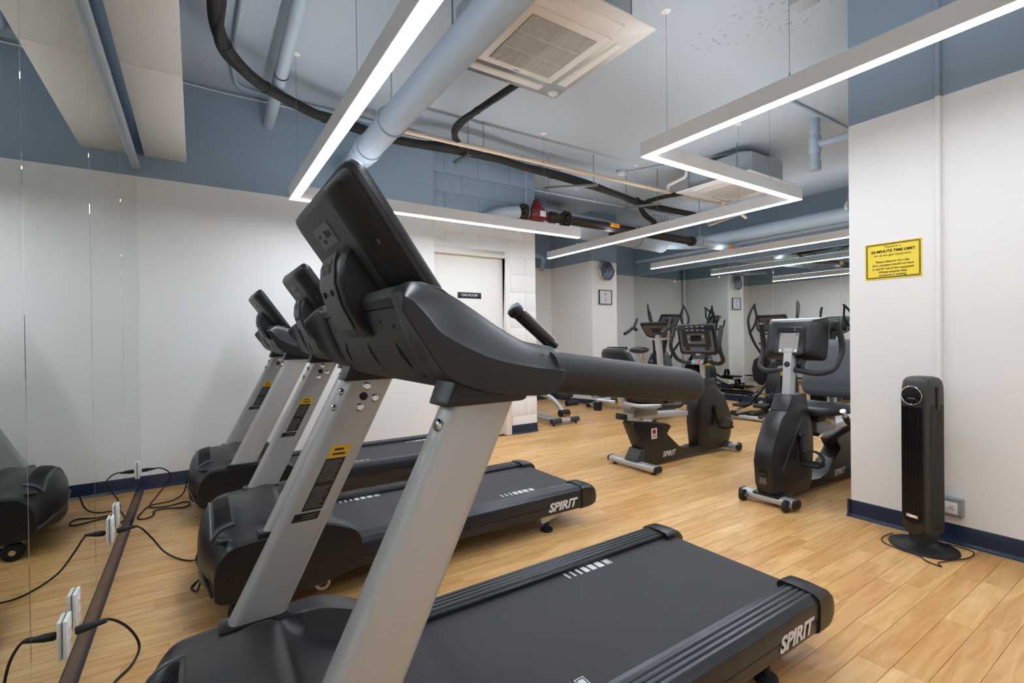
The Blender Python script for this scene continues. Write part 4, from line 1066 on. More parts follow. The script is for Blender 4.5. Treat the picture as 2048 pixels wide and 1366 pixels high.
    MB().box(X(.30), X(.225), -.0345, -.0335, .822, .85).build('mast_label_header', YELLOWL, ms)
    # display: local plane facing the rider, tilted back
    T = Matrix.Translation((X(.365), 0, 1.07)) @ Matrix.Rotation(R(-13), 4, 'Y')
    def slab(w, h, rad, d0, d1, m, nm, par, z=0, y=0):
        mm = MB().loft([[(d0, a, b) for a, b in rrect(y, z, w, h, rad)], [(d1, a, b) for a, b in rrect(y, z, w, h, rad)]])
        mm.xf(T); return mm.build(nm, m, par, angle=35)
    dm = MB().loft([[(a_, y_, z_) for y_, z_ in rrect(0, 0, w_, h_, .03)] for a_, w_, h_ in ((-.022, .385, .275), (-.016, .40, .29), (.004, .40, .29), (.055, .33, .24), (.075, .29, .215), (.078, .27, .20))]); dm.xf(T)
    dh = dm.build('display_head', BLACK, r, angle=40)
    slab(.35, .20, .02, -.0225, -.0235, PANELG, 'display_overlay', dh, -.015)
    slab(.30, .165, .012, -.0236, -.0242, BLACK, 'overlay_inset', dh, .012)
    slab(.19, .095, .012, -.0243, -.0250, PANELG, 'screen_surround', dh, .008)
    slab(.115, .058, .004, -.0251, -.0256, SCREEN, 'lcd_screen', dh, .015)
    for y in (-.105, .105): slab(.045, .024, .002, -.0243, -.0250, SCREEN, 'speaker_slot', dh, -.087, y)
    slab(.034, .024, .006, -.0243, -.0255, BLUEE, 'blue_emblem', dh, -.092)
    pr_ = MB()
    for row, z in ((0, .122), (1, .088)):
        for k in range(4):
            y = -.085 + k * .056; pr_.loft([[(d_, a, b) for a, b in ((y - .013, z), (y + .013, z), (y + .013, z + .005), (y - .013, z + .005))] for d_ in (-.0225, -.0245)])
    pr_.xf(T); pr_.build('display_print', MARK, dh, smooth=False)
    for y in (-.078, .078):
        slab(.012, .012, .004, -.0251, -.0258, MARK, 'button', dh, .03, y); slab(.012, .012, .004, -.0251, -.0258, REDP if y < 0 else MARK, 'button', dh, -.02, y)
    # vents on top of the head
    vn = MB()
    for k in range(26):
        y = -.11 + k * .0088; vn.box(.012, .045, y, y + .004, .136, .1385)
    vo = [(a, b, c - (a - .004) * .43 + .006) for a, b, c in vn.v]; vn.v = vo; vn.xf(T); vn.build('top_vents', DARKGAP, dh, smooth=False)
    tp = MB().loft([[(.006, -.185, .1455), (.006, .185, .1455), (.052, .15, .1235), (.052, -.15, .1235)], [(.006, -.185, .1462), (.006, .185, .1462), (.052, .15, .1242), (.052, -.15, .1242)]]); tp.xf(T); tp.build('top_strip', SILVER2, dh, smooth=False)
    bc = MB().loft([[(a_, y_, z_) for y_, z_ in rrect(0, -.03, w_, h_, .02)] for a_, w_, h_ in ((.076, .20, .20), (.086, .19, .19))]); bc.xf(T); bc.build('back_cover', BLACK_S, dh, bevel=.003)
    bpz = MB().loft([[(a_, y_, z_) for y_, z_ in rrect(0, -.045, .125, .135, .004)] for a_ in (.086, .09)]); bpz.xf(T); bpo = bpz.build('mounting_plate', PLATE, dh, smooth=False)
    for y in (-.05, .05):
        for z in (-.10, .01):
            s_ = MB().cyl((.09, y, z), (.093, y, z), .006, 10); s_.xf(T); s_.build('screw', CHROME, bpo)
    jk = MB().cyl((.086, .03, .045), (.089, .03, .045), .006, 12); jk.xf(T); jk.build('jack', CHROME, dh)
    for y in (-.0, -.025):
        s_ = MB().cyl((.086, y - .005, .043), (.088, y - .005, .043), .006, 12); s_.xf(T); s_.build('jack', DARKGAP, dh)
    # keypad tongue below the display
    kp = MB().loft([[(-.02, -.07, -.13), (-.02, .07, -.13), (.03, .07, -.13), (.03, -.07, -.13)], [(-.035, -.062, -.185), (-.035, .062, -.185), (.03, .062, -.185), (.03, -.062, -.185)], [(-.075, -.07, -.225), (-.075, .07, -.225), (.0, .06, -.235), (.0, -.06, -.235)]])
    kp.xf(T); ko = kp.build('keypad_housing', BLACK, r, bevel=.006)
    def kq(y, w, m, nm, t0=.25, t1=.75, e=.001):
        A = Vector((-.035, 0, -.185)); B = Vector((-.075, 0, -.225)); n = Vector((-.7, 0, .7))
        mm = MB().loft([[tuple(lerp(A, B, t) + Vector((0, y + q * w / 2, 0)) + n * ee) for t, q in ((t0, -1), (t0, 1), (t1, 1), (t1, -1))] for ee in (e, e + .0012)])
        mm.xf(T); return mm.build(nm, m, ko, smooth=False)
    kq(0, .118, MARK, 'keypad_border', .06, .94, .0008); kq(0, .112, BLACK_S, 'keypad_field', .10, .90, .0022)
    kq(-.018, .026, REDP, 'stop_button', .3, .75, .0036); kq(.018, .026, GREENP, 'start_button', .3, .75, .0036); kq(-.043, .014, MARK, 'arrow_button', .35, .7, .0036); kq(.043, .014, MARK, 'arrow_button', .35, .7, .0036)
    lt = text('keypad_lettering', 'SPIRIT', .02, MARK, ko, (0, 0, 0), None, shear=.2, offset=.0005)
    lt.matrix_basis = T @ Matrix.Translation((-.0285, 0, -.142)) @ Matrix.Rotation(R(-90), 4, 'Z') @ Matrix.Rotation(R(90), 4, 'X')
    # handlebars
    for q in (-1, 1):
        hb = arcpath([(X(.275), q * .03, .865), (X(.30), q * .17, .84), (X(.34), q * .25, .87), (X(.44), q * .262, 1.0), (X(.375), q * .25, 1.185)], .07, 6)
        MB().tube(hb, .0185, 14).build('handlebar', FOAM, r, angle=60)
    MB().box(X(.305), X(.265), -.075, .0, .845, .885).build('handlebar_clamp', STEEL, r, bevel=.006)
    # seat rail, carriage, seat
    a_, b_ = (X(.58), .385), (X(1.36), .425)
    MB().prism([(a_[0], a_[1]), (a_[0], a_[1] + .045), (b_[0], b_[1] + .045), (b_[0], b_[1])], -.05, .05, 'y').build('seat_rail', SILVER2, r, bevel=.006)
    MB().prism([(a_[0], a_[1] - .002), (a_[0], a_[1] + .047), (a_[0] + .03, a_[1] + .045), (a_[0] + .03, a_[1] - .004)], -.054, .054, 'y').build('rail_cap', BLACK, r, bevel=.006)
    MB().prism([(b_[0], b_[1] - .002), (b_[0], b_[1] + .047), (b_[0] - .03, b_[1] + .047), (b_[0] - .03, b_[1] - .002)], -.054, .054, 'y').build('rail_cap', BLACK, r, bevel=.006)
    S = seat_s
    zr = .385 + (S + .2 - .58) * .0513 + .045
    MB().prism([(X(S + .08), zr - .02), (X(S + .08), zr + .06), (X(S + .36), zr + .06), (X(S + .36), zr - .02)], -.065, .065, 'y').build('seat_carriage', STEEL, r, bevel=.004)
    MB().prism([(X(S + .05), zr + .06), (X(S + .05), zr + .10), (X(S + .30), zr + .115), (X(S + .30), zr + .06)], -.09, .09, 'y').build('seat_mount', BLACK, r, bevel=.01)
    z0 = zr + .105
    rings = []
    for (s_, w_, zt, zb) in ((S - .01, .10, z0 + .035, z0 + .015), (S + .005, .155, z0 + .055, z0 + .002), (S + .06, .195, z0 + .062, z0), (S + .16, .212, z0 + .058, z0), (S + .28, .215, z0 + .058, z0), (S + .36, .20, z0 + .066, z0 + .004), (S + .385, .16, z0 + .06, z0 + .02)):
        ring = []
        for k in range(20):
            t = 2 * math.pi * k / 20; c, s2 = math.cos(t), math.sin(t)
            y = w_ * math.copysign(abs(c) ** .55, c); zz = (zt + zb) / 2 + (zt - zb) / 2 * math.copysign(abs(s2) ** .6, s2) + (.012 * (y / .21) ** 2 if s2 > 0 else 0)
            ring.append((X(s_), y, zz))
        rings.append(ring)
    MB().loft(rings).build('seat_pad', VINYL, r, angle=60)
    rings = []
    bz0 = z0 + .10
    for (t, w_, th) in ((0, .12, .018), (.03, .160, .034), (.12, .185, .042), (.35, .192, .045), (.65, .178, .045), (.88, .15, .04), (.97, .12, .03), (1.0, .08, .014)):
        z_ = lerp(bz0, back_top, t); s_ = S + .40 + t * .13
        ring = []
        for k in range(20):
            a = 2 * math.pi * k / 20; c, s2 = math.cos(a), math.sin(a)
            y = w_ * math.copysign(abs(c) ** .5, c); ring.append((X(s_ + th * math.copysign(abs(s2) ** .7, s2)) + .02 * (y / .2) ** 2, y, z_))
        rings.append(ring)
    MB().loft(rings).build('seat_back', VINYLG if loc[1] < 2 else VINYL, r, angle=60)
    MB().tube([(X(S + .30), 0, zr + .05), (X(S + .44), 0, zr + .10), (X(S + .50), 0, bz0 + .18)], [.03, .032, .025], 12).build('back_support', SILVER2, r, angle=60)
    # side grips
    for q in (-1, 1):
        gp = arcpath([(X(S + .46), q * .05, z0 + .0), (X(S + .50), q * .24, z0 - .0), (X(S + .36), q * .275, z0 - .005), (X(S + .05), q * .275, z0 - .03), (X(S - .03), q * .27, z0 + .06)], .05)
        gr_ = MB().tube(gp, .015, 12).build('side_grip', SILVER2, r, angle=60)
        MB().tube(arcpath([(X(S + .30), q * .275, z0 - .011), (X(S + .05), q * .275, z0 - .03), (X(S + .0), q * .272, z0 + .025)], .04), .019, 12).build('grip_sleeve', FOAM, gr_, angle=60)
        MB().tube([(X(S - .005), q * .271, z0 + .03), (X(S - .033), q * .27, z0 + .065)], .0165, 12).build('pulse_contact', CHROME, gr_)
    MB().lathe([(.0, -.07), (.035, -.07), (.04, .0), (.038, .002)], (X(S + .52), .2, z0 - .01), 14).build('bottle_holder', BLACK, r)
    # yellow adjustment lever
    lv = MB().tube(arcpath([(X(S + .30), .08, zr + .02), (X(S + .24), .085, zr + .055), (X(S + .20), .09, zr + .055)], .02), .007, 8).build('adjust_lever', WHITEP, r)
    MB().tube([(X(S + .20), .09, zr + .055), (X(S + .14), .092, zr + .075)], .011, 10).build('lever_grip', YELH, lv)
    return r
bikeA = make_recumbent('black recumbent exercise bike with its display facing the camera', (4.28, 2.80, 0), 0, .93, 1.01, -80)
bikeB = make_recumbent('black recumbent exercise bike next to the right wall, display back toward camera', (3.10, 1.70, 0), math.pi, .43, 1.06, 97)
for q in [c for c in bikeA.children if c.name.split('.')[0] == 'rear_shroud']:
    st = MB().box(-1.085, -1.015, -.0595, -.0585, .235, .325).build('warning_sticker', MARK, q)
    MB().lathe([(0, 0), (.022, 0), (.022, .0006), (0, .0006)], (-1.05, -.0595, .295), 20, Matrix.Rotation(R(90), 4, 'X')).build('sticker_symbol', REDP, st)
    MB().box(-1.066, -1.034, -.0609, -.0596, .289, .301).build('sticker_print', PRINTK, st)
    for z in (.262, .252): MB().box(-1.07, -1.03, -.0603, -.0596, z - .002, z + .002).build('sticker_print', PRINTK, st)

# ------------------------------------------------------------------ upright bike
def make_upright(loc, rz):
    r = empty('upright_bike', loc, 'upright exercise bike with silver mast between the recumbent bike and the pillar', 'exercise bike', rz)
    for x, h in ((.50, .20), (-.34, .17)):
        b = MB().prism(rrect(x, .045, .085, .05, .022), -h, h, 'y').build('stabilizer', SILVER2, r, angle=40)
        for q in (-1, 1): MB().prism(rrect(x, .045, .087, .052, .023), q * h, q * (h + .02), 'y').build('stabilizer_cap', RUBBER, b, bevel=.006)
    MB().prism(rrect(.06, .09, .92, .07, .02), -.045, .045, 'y').build('base_beam', SHROUD, r, bevel=.004)
    chamfer_prism([(-.34, .10), (-.40, .25), (-.30, .46), (-.10, .58), (.12, .66), (.30, .66), (.40, .50), (.46, .28), (.42, .10)], (.06, .36), [(-.09, .9), (-.075, .985), (-.05, 1), (.05, 1), (.075, .985), (.09, .9)]).build('drive_shroud', SHROUD, r, angle=28)
    MB().loft([[(lerp(.19, .13, t) + a * .036, b * .03, lerp(.62, 1.12, t)) for a, b in ((-1, -1), (.6, -1.1), (1, 0), (.6, 1.1), (-1, 1))] for t in (0, 1)]).build('mast', SILVER2, r, angle=30)
    MB().tube([(-.22, 0, .48), (-.32, 0, .90)], .03, 12).build('seat_post', CHROME, r)
    rings = []
    for x, w, h in ((-.46, .04, .012), (-.45, .10, .03), (-.40, .125, .04), (-.32, .11, .04), (-.24, .06, .032), (-.18, .035, .026), (-.165, .015, .012)):
        rings.append([(x, w * math.cos(t), .93 + h * math.sin(t)) for t in [2 * math.pi * k / 16 for k in range(16)]])
    MB().loft(rings).build('saddle', VINYL, r, angle=60)
    T = Matrix.Translation((.10, 0, 1.19)) @ Matrix.Rotation(R(-48), 4, 'Y')
    dm = MB().loft([[(a_, y_, z_) for y_, z_ in rrect(0, 0, w_, h_, .03)] for a_, w_, h_ in ((-.02, .385, .275), (-.012, .40, .29), (.006, .40, .29), (.05, .30, .20), (.055, .26, .17))]); dm.xf(T)
    dh = dm.build('display_head', BLACK, r, angle=40)
    sc_ = MB().loft([[(a_, y_, z_) for y_, z_ in rrect(0, 0, .34, .21, .015)] for a_ in (-.0205, -.0215)]); sc_.xf(T); sc_.build('display_overlay', PANELG, dh, smooth=False)
    sc_ = MB().loft([[(a_, y_, z_) for y_, z_ in rrect(0, .01, .14, .08, .006)] for a_ in (-.0216, -.0222)]); sc_.xf(T); sc_.build('lcd_screen', SCREEN, dh, smooth=False)
    for q in (-1, 1):
        MB().tube(arcpath([(.13, q * .02, 1.06), (.12, q * .14, 1.07), (.02, q * .20, 1.14), (-.04, q * .235, 1.20)], .05), .015, 12).build('handlebar_tube', SILVER2, r, angle=60)
        MB().tube(arcpath([(-.03, q * .23, 1.19), (-.10, q * .25, 1.22), (-.20, q * .25, 1.17), (-.30, q * .25, 1.14)], .05), .021, 12).build('handle_grip', FOAM, r, angle=60)
        MB().tube([(-.08, q * .245, 1.215), (.0, q * .24, 1.34)], .019, 12).build('upper_grip', FOAM, r, angle=60)
        a = R(-60 + (180 if q > 0 else 0)); c0 = Vector((.08, q * .10, .34)); c1 = c0 + Vector((math.cos(a) * .17, 0, math.sin(a) * .17))
        ca = MB().tube([c0, c1], .013, 8).build('crank_arm', BLACK_S, r)
        pc = c1 + Vector((0, q * .065, 0)); MB().prism(rrect(pc.x, pc.z, .11, .028, .01), pc.y - .05, pc.y + .05, 'y').build('pedal', RUBBER, r, angle=40)
    return r
make_upright((5.03, 4.26, 0), R(12))

# ------------------------------------------------------------------ ellipticals (local x = facing direction)
def make_elliptical(label, loc, rz, sw):
    r = empty('elliptical_trainer', loc, label, 'elliptical trainer', rz, 'elliptical trainers by the far mirror')
    for x, h in ((.62, .28), (-.72, .24)):
        b = MB().prism(rrect(x, .04, .09, .05, .022), -h, h, 'y').build('stabilizer', SILVER2, r, angle=40)
        for q in (-1, 1): MB().prism(rrect(x, .04, .092, .052, .023), q * h, q * (h + .02), 'y').build('stabilizer_cap', RUBBER, b, bevel=.006)
    MB().prism(rrect(-.05, .075, 1.32, .06, .02), -.05, .05, 'y').build('base_beam', SHROUD, r, bevel=.004)
    sh = chamfer_prism([(-.02, .06), (.0, .45), (.10, .74), (.22, .86), (.36, .80), (.52, .55), (.60, .25), (.58, .06)], (.28, .40), [(-.13, .88), (-.11, .98), (-.08, 1), (.08, 1), (.11, .98), (.13, .88)]).build('drive_housing', SHROUD, r, angle=28)
    for q in (-1, 1):
        MB().prism([(.10, .22), (.15, .60), (.20, .60), (.17, .22)], q * .128, q * .134, 'y').build('housing_slot', DARKGAP, sh)
        text('housing_lettering', 'SPIRIT', .05, MARK, sh, (.30, q * .134, .66), 'south' if q < 0 else 'north', shear=.25, offset=.001)
    MB().loft([[(lerp(.20, .05, t) + a * .04, b * .035, lerp(.78, 1.28, t)) for a, b in ((-1, -1), (.6, -1.1), (1, 0), (.6, 1.1), (-1, 1))] for t in (0, 1)]).build('mast', SHROUD, r, angle=30)
    T = Matrix.Translation((.02, 0, 1.36)) @ Matrix.Rotation(R(-32), 4, 'Y')
    dm = MB().loft([[(a_, y_, z_) for y_, z_ in rrect(0, 0, w_, h_, .03)] for a_, w_, h_ in ((-.02, .405, .275), (-.012, .42, .29), (.006, .42, .29), (.05, .30, .20), (.055, .26, .17))]); dm.xf(T)
    dh = dm.build('display_head', BLACK, r, angle=40)
    sc_ = MB().loft([[(a_, y_, z_) for y_, z_ in rrect(0, 0, .36, .22, .015)] for a_ in (-.0205, -.0215)]); sc_.xf(T); sc_.build('display_overlay', PANELG, dh, smooth=False)
    sc_ = MB().loft([[(a_, y_, z_) for y_, z_ in rrect(0, .01, .15, .09, .006)] for a_ in (-.0216, -.0222)]); sc_.xf(T); sc_.build('lcd_screen', SCREEN, dh, smooth=False)
    for q in (-1, 1):
        MB().tube(arcpath([(.07, q * .03, 1.20), (.04, q * .14, 1.20), (-.12, q * .17, 1.26), (-.14, q * .17, 1.40)], .05), .014, 10).build('fixed_handle', FOAM, r, angle=60)
        d = sw * q; ph = .07 * q * (1 if sw > 0 else -1)
        # moving arm: pivot on the mast, loop handle at the top
        piv = Vector((.14, q * .16, .86)); A = math.radians(-14) + d
        up = Vector((math.sin(A), 0, math.cos(A))); fw = Vector((math.cos(A), 0, -math.sin(A)))
        P = lambda a, b, y=0: piv + up * a + fw * b + Vector((0, q * y, 0))
        am = MB().tube(arcpath([P(-.42, .02, .05), P(-.02, 0, .05), P(.26, -.05, .12), P(.44, -.06, .14)], .08), .019, 12)
        ao = am.build('moving_arm', BLACK, r, angle=60)
        lp = MB().tube(arcpath([P(.40, -.06, .14), P(.62, -.02, .15), P(.74, .10, .12), P(.80, .16, .08)], .08), .0175, 12); lp.build('arm_handle', FOAM, ao, angle=60)
        lp = MB().tube(arcpath([P(.78, .14, .09), P(.60, .13, .08), P(.50, .06, .10), P(.42, -.05, .14)], .06), .0165, 12); lp.build('arm_handle_loop', FOAM, ao, angle=60)
        # pedal arm and pedal
        lo_ = P(-.42, .02, .05); pz = .22 + ph
        px_ = -.42 + .16 * q * (1 if sw > 0 else -1)
        MB().tube([lo_, Vector((px_ + .2, q * .17, pz + .02)), Vector((px_ - .02, q * .17, pz))], .022, 10).build('pedal_arm', SHROUD, r, angle=60)
        MB().tube([Vector((px_ - .02, q * .17, pz)), Vector((px_ - .26, q * .17, .10))], .02, 10).build('roller_arm', SILVER2, r)
        MB().cyl((px_ - .26, q * .17 - .03, .10), (px_ - .26, q * .17 + .03, .10), .035, 16).build('track_roller', RUBBER, r)
        ring_ = []
        pd = MB().loft([[(px_ + a, q * .17 + b, z_) for a, b in rrect(0, 0, .36 * k, .17 * k, .06)] for z_, k in ((pz + .03, .92), (pz + .04, 1), (pz + .055, 1), (pz + .06, .97))]).build('pedal', RUBBER, r, angle=40)
        st = MB(); ring_ = smooth([(0, -.083, 0), (0, -.086, .06), (0, -.04, .12), (0, .04, .12), (0, .086, .06), (0, .083, 0)], 4)
        st.loft([[(px_ + .09 + a, q * .17 + p.y * k, pz + .05 + p.z * k) for a, k in ((-.025, 1), (.025, 1), (.025, .95), (-.025, .95))] for p in ring_]); st.build('pedal_strap', RUBBER, pd, angle=60)
    MB().prism(rrect(-.52, .062, .5, .03, .01), -.20, -.14, 'y').build('track', SHROUD, r); MB().prism(rrect(-.52, .062, .5, .03, .01), .14, .20, 'y').build('track', SHROUD, r)
    return r
make_elliptical('black elliptical trainer right behind the bike by the wall', (6.64, 3.56, 0), R(4), R(-10)).scale = (.93, .93, .93)
make_elliptical('black elliptical trainer in the far corner beside the pillar', (6.92, 5.52, 0), R(78), R(12))

# ------------------------------------------------------------------ rower in front of the pillar
rw = empty('rowing_machine', (5.42, 5.36, 0), 'rowing machine with white lettered beam and black flywheel in front of the pillar', 'rowing machine', R(105))
chamfer_prism([(-.05, .08), (-.22, .18), (-.26, .42), (-.14, .62), (.06, .68), (.22, .60), (.28, .40), (.24, .18), (.10, .08)], (0, .36), [(-.11, .86), (-.09, .97), (-.06, 1), (.06, 1), (.09, .97), (.11, .86)]).build('flywheel_housing', SHROUD, rw, angle=28)
bm_ = MB().prism(rrect(.20, .165, 1.30, .12, .015), -.035, .035, 'y').build('beam', MARK, rw, angle=40)
for q in (-1, 1):
    text('beam_lettering', 'BODYCRAFT', .085, PRINTK, bm_, (.12, q * .0358, .160), 'south' if q < 0 else 'north', offset=.001, font_sx=1.15)
for x in (.32, -.42):
    b = MB().prism(rrect(x, .04, .08, .05, .022), -.24, .24, 'y').build('stabilizer', SILVER2, rw, angle=40)
    for q in (-1, 1): MB().prism(rrect(x, .04, .082, .052, .023), q * .24, q * .26, 'y').build('stabilizer_cap', RUBBER, b, bevel=.006)
MB().tube([(.0, 0, .64), (-.03, 0, .80), (-.05, 0, .90)], [.03, .026, .022], 10).build('monitor_post', BLACK, rw, angle=60)
MB().prism(rrect(-.05, .925, .26, .045, .02), -.10, .10, 'y').build('monitor', BLACK_S, rw, bevel=.008)
MB().box(-.10, .05, -.08, .08, .893, .903).build('monitor_bracket', STEEL, rw)
for q in (-1, 1): MB().prism(rrect(-.20, .22, .10, .26, .02), q * .14 - .05, q * .14 + .05, 'y').build('foot_rest', RUBBER, rw, bevel=.006)
MB().tube([(-.20, -.16, .62), (-.20, .16, .62)], .015, 10).build('pull_handle', FOAM, rw)

# ------------------------------------------------------------------ weight bench behind the gas room corner
wbn = empty('weight_bench', (3.92, 4.9, 0), 'silver framed adjustable weight bench just past the gas room corner', 'weight bench')
ft = MB().prism(rrect(-.17, .055, .055, .055, .02), -.12, .10, 'x')
ft = MB().loft([[(x, -.17 + a, .055 + b) for a, b in rrect(0, 0, .06, .055, .02)] for x in (-.10, .06)]).build('front_foot', SILVER2, wbn, angle=40)
for x0, x1 in ((-.24, -.09), (.05, .20)): MB().loft([[(x, -.17 + a, .055 + b) for a, b in rrect(0, 0, .07, .065, .025)] for x in (x0, x1)]).build('foot_sleeve', GREYPL, ft, bevel=.006)
for x in (-.2, .16): MB().lathe([(0, 0), (.02, 0), (.018, .012), (.008, .03)], (x, -.17, 0), 12).build('leveling_foot', RUBBER, wbn)
for x in (-.17, -.07): MB().tube([(x, -.15, .06), (x - .05, .95, .075)], .026, 12).build('base_rail', SILVER2, wbn)
MB().tube([(-.30, .97, .045), (.12, .97, .045)], .03, 12).build('rear_foot', SHROUD, wbn)
MB().tube(smooth([(.02, -.09, .13), (-.0, .0, .24), (-.06, .1, .33), (-.15, .22, .38)], 5), .032, 12).build('curved_post', SILVER2, wbn, angle=60)
MB().cyl((-.045, -.10, .13), (.095, -.10, .13), .045, 18).build('roller_hub', RUBBER, wbn)
for x in (-.02, .0, .02, .045, .065): MB().box(x, x + .012, -.1452, -.1405, .105, .12).build('hub_mark', ORANGE, wbn)
MB().tube([(-.18, .0, .40), (-.18, .9, .42)], .03, 12).build('seat_frame', SILVER2, wbn)
MB().loft([[(-.18 + a, y, .46 + b) for a, b in rrect(0, 0, .27, .06, .025)] for y in (.12, .40)]).build('seat_cushion', VINYL, wbn, bevel=.01)
MB().loft([[(-.18 + a, lerp(.44, 1.1, t), lerp(.47, .72, t) + b) for a, b in rrect(0, 0, .29, .06, .025)] for t in (0, 1)]).build('back_cushion', VINYL, wbn, bevel=.01)
MB().tube([(.0, .05, .40), (.12, .0, .38), (.20, -.05, .26)], .016, 10).build('leg_lever', BLACK, wbn)
for a in ((.20, -.05, .24), (.06, -.10, .36)): 
    MB().cyl((a[0] - .09, a[1], a[2]), (a[0] + .09, a[1], a[2]), .038, 16).build('roller_pad', RUBBER, wbn)
MB().tube([(-.18, .80, .42), (-.18, .85, .10)], .022, 10).build('rear_post', SILVER2, wbn)

# ------------------------------------------------------------------ tower fan
fn = empty('tower_fan', (3.105, .905, 0), 'black tower fan standing before the right wall', 'fan', math.atan2(.26, -.966))
# local +x is the fan's front
bs = MB().lathe([(0, 0), (.142, 0), (.146, .006), (.143, .013), (.09, .019), (.062, .026), (.05, .04), (.0, .04)], (0, 0, 0), 40)
bs.v = [(x * .92, y, z) for x, y, z in bs.v]; bs.build('base', DUSTK, fn, angle=40)
def fring(z, kx=1., ky=1.):
    out = []
    for a, b in rrect(0, 0, .150 * kx, .134 * ky, .036 * min(kx, ky), 7): out.append((a, b, z))
    return out
bd = MB().loft([fring(.035, .62, .68), fring(.075, .70, .74), fring(.10, .95, .97), fring(.13, 1, 1), fring(.45, 1, 1), fring(.78, 1, 1), fring(.825, .985, .985), fring(.855, .93, .92), fring(.872, .80, .78), fring(.879, .58, .55)])
bo = bd.build('fan_body', GREYPL, fn, angle=45)
fc = MB().prism(rrect(0, .445, .104, .73, .05, 9), .070, .0775, 'x').build('front_panel', DUSTK, fn, bevel=.002)
for k in range(14):
    y = -.0455 + k * .007; e = math.sqrt(max(0, .05 ** 2 - y * y)) - .05
    MB().box(.0775, .082, y - .0016, y + .0016, .135 - e, .728).build('grille_bar', BLACK_S, fc, smooth=False)
for k in range(16): MB().box(.0777, .0795, -.046, .046, .15 + k * .035, .1512 + k * .035).build('grille_cross_bar', BLACK_S, fc, smooth=False)
for k in range(12):
    x = -.040 + k * .008
    for q in (-1, 1): MB().box(x - .0015, x + .0015, q * .0665, q * .0685, .12, .74).build('side_rib', GREYPL, fn, smooth=False)
Mx = Matrix.Rotation(R(90), 4, 'Y')
MB().lathe([(0, .0), (.049, .0), (.049, .008), (.045, .0095), (.043, .008), (0, .008)], (.074, 0, .785), 32, Mx).build('control_panel', SCREEN, fn)
MB().tube([(.0825, .0465 * math.cos(t), .785 + .0465 * math.sin(t)) for t in [2 * math.pi * k / 36 for k in range(36)]], .0028, 8, closed=True).build('control_ring', CHROME, fn)
MB().box(.0821, .0827, -.018, .018, .767, .774).build('status_display', PANELG, fn)
for t in range(0, 360, 45):
    MB().cyl((.082, .034 * math.cos(R(t)), .785 + .034 * math.sin(R(t))), (.0826, .034 * math.cos(R(t)), .785 + .034 * math.sin(R(t))), .002, 8).build('touch_button', PANELG, fn)
MB().box(.082, .0838, -.027, .027, .165, .183).build('badge', CHROME, fn, bevel=.003)
MB().prism(rrect(0, .174, .036, .010, .0045), .0838, .0844, 'x').build('badge_oval', WHITEP, fn)
MB().box(-.012, .012, -.074, -.066, .752, .775).build('side_clip', STEEL, fn, bevel=.003)
MB().box(-.012, .012, .066, .074, .72, .83).build('handle_tab', DUSTK, fn, bevel=.003)

# ------------------------------------------------------------------ cords and mirror-mounted outlets
def cord(label, pts, r=.0042, plug=None):
    p0 = Vector(pts[0]); root = empty('power_cord', tuple(p0), label, 'power cord')
    MB().tube(smooth([Vector(p) - p0 for p in pts], 6), r, 8).build('cable', RUBBER, root, angle=60)
    if plug:
        d = Vector(plug).normalized()
        MB().tube([d * -.028, d * -.024, d * .0, d * .03, d * .05], [.010, .013, .013, .008, .0055], 10).build('plug', RUBBER, root, angle=50)
    return root
XO = XW + .004
def outlet(y, z, label, rot=0):
    o = empty('wall_outlet', (XO - .002, y, z), label, 'outlet')
    MB().box(0, .011, -.036, .036, -.058, .058).build('cover_plate', WHITEP, o, bevel=.003)
    for zz in (-.02, .02):
        rc = MB().box(.011, .0135, -.016, .016, zz - .013, zz + .013).build('receptacle', WHITEP, o, bevel=.003)
        MB().box(.0136, .0138, -.007, -.005, zz - .004, zz + .005).build('socket_slot', PRINTK, rc); MB().box(.0136, .0138, .005, .007, zz - .004, zz + .005).build('socket_slot', PRINTK, rc)
outlet(2.0, .20, 'white outlet on the mirror nearest the camera, cord plugged in')
outlet(2.14, .22, 'white blank outlet on the mirror, just past the nearest plugged one')
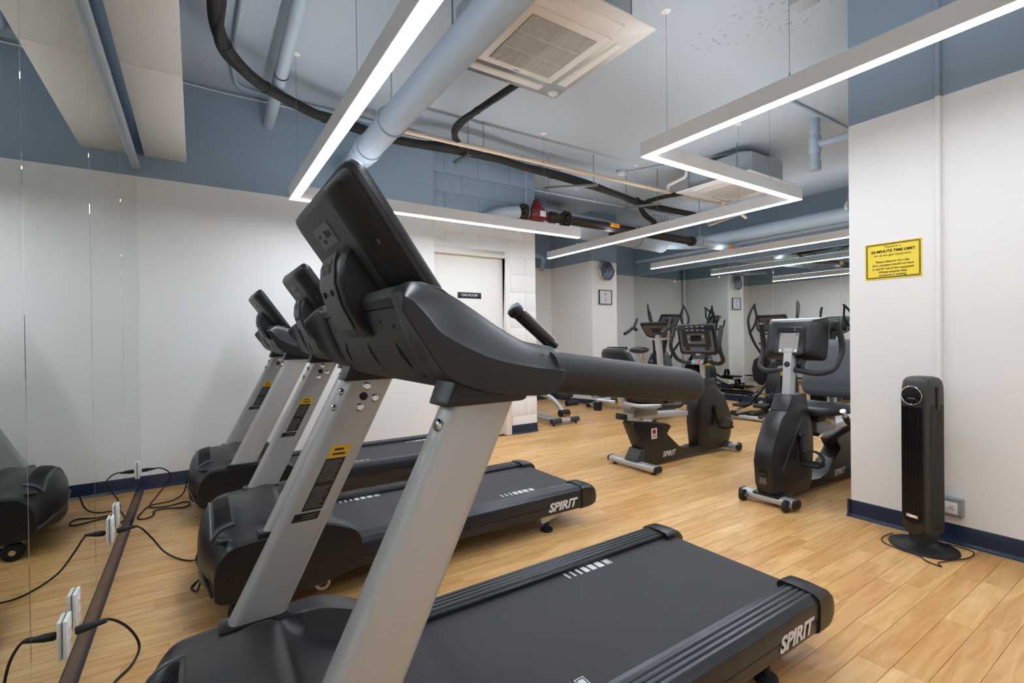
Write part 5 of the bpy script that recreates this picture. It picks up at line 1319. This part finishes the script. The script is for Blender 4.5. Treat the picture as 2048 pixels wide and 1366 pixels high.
outlet(2.97, .215, 'white outlet on the mirror by the middle treadmill, cord plugged in')
outlet(3.16, .225, 'white blank outlet on the mirror by the middle treadmill')
outlet(4.27, .21, 'white outlet on the mirror close to the back wall corner')
cord('black power cord plugged into the outlet nearest the camera', [(-.30, 2.02, .20), (-.25, 2.05, .195), (-.205, 2.11, .12), (-.18, 2.15, .03), (-.195, 2.08, .007), (-.24, 1.98, .006), (-.25, 1.8, .006), (-.2, 1.55, .006), (-.13, 1.42, .03), (-.125, 1.40, .10)], plug=(1, .2, 0))
cord('black power cord running from the mirror to the middle treadmill', [(-.30, 2.98, .20), (-.25, 3.03, .185), (-.20, 3.08, .10), (-.15, 3.05, .03), (-.09, 2.97, .007), (-.03, 2.90, .007), (.02, 2.83, .04), (.04, 2.80, .11)], plug=(1, .3, 0))
cord('loose black cord loop under the front of the middle treadmill', [(.03, 2.50, .12), (.0, 2.50, .04), (-.01, 2.53, .006), (-.03, 2.58, .006), (-.01, 2.63, .006), (.01, 2.60, .03), (.03, 2.56, .11)])
cord('black power cord coiled on the floor by the farthest treadmill', [(-.30, 4.28, .20), (-.22, 4.30, .195), (-.165, 4.35, .13), (-.19, 4.38, .06), (-.24, 4.27, .012), (-.27, 4.05, .006), (-.25, 3.98, .006), (-.16, 3.96, .006), (-.07, 4.0, .006), (-.045, 3.93, .006), (-.08, 3.87, .006), (-.20, 3.92, .006), (-.24, 3.89, .006), (-.235, 3.81, .006), (-.275, 3.76, .006), (-.315, 3.80, .006), (-.30, 3.93, .006), (-.26, 4.02, .013), (-.15, 4.08, .006), (-.085, 4.14, .03), (-.06, 4.12, .12), (-.03, 4.10, .14)], plug=(1, .1, 0))
cord('thin black fan cord lying round the fan base', [(3.20, .84, .02), (3.24, .80, .007), (3.22, .74, .007), (3.12, .735, .007), (3.0, .78, .007), (2.935, .80, .007), (2.90, .78, .007), (2.915, .835, .007), (2.955, .88, .007), (2.965, .95, .007), (3.0, 1.04, .007), (3.08, 1.07, .007), (3.18, 1.06, .007)], r=.0028)
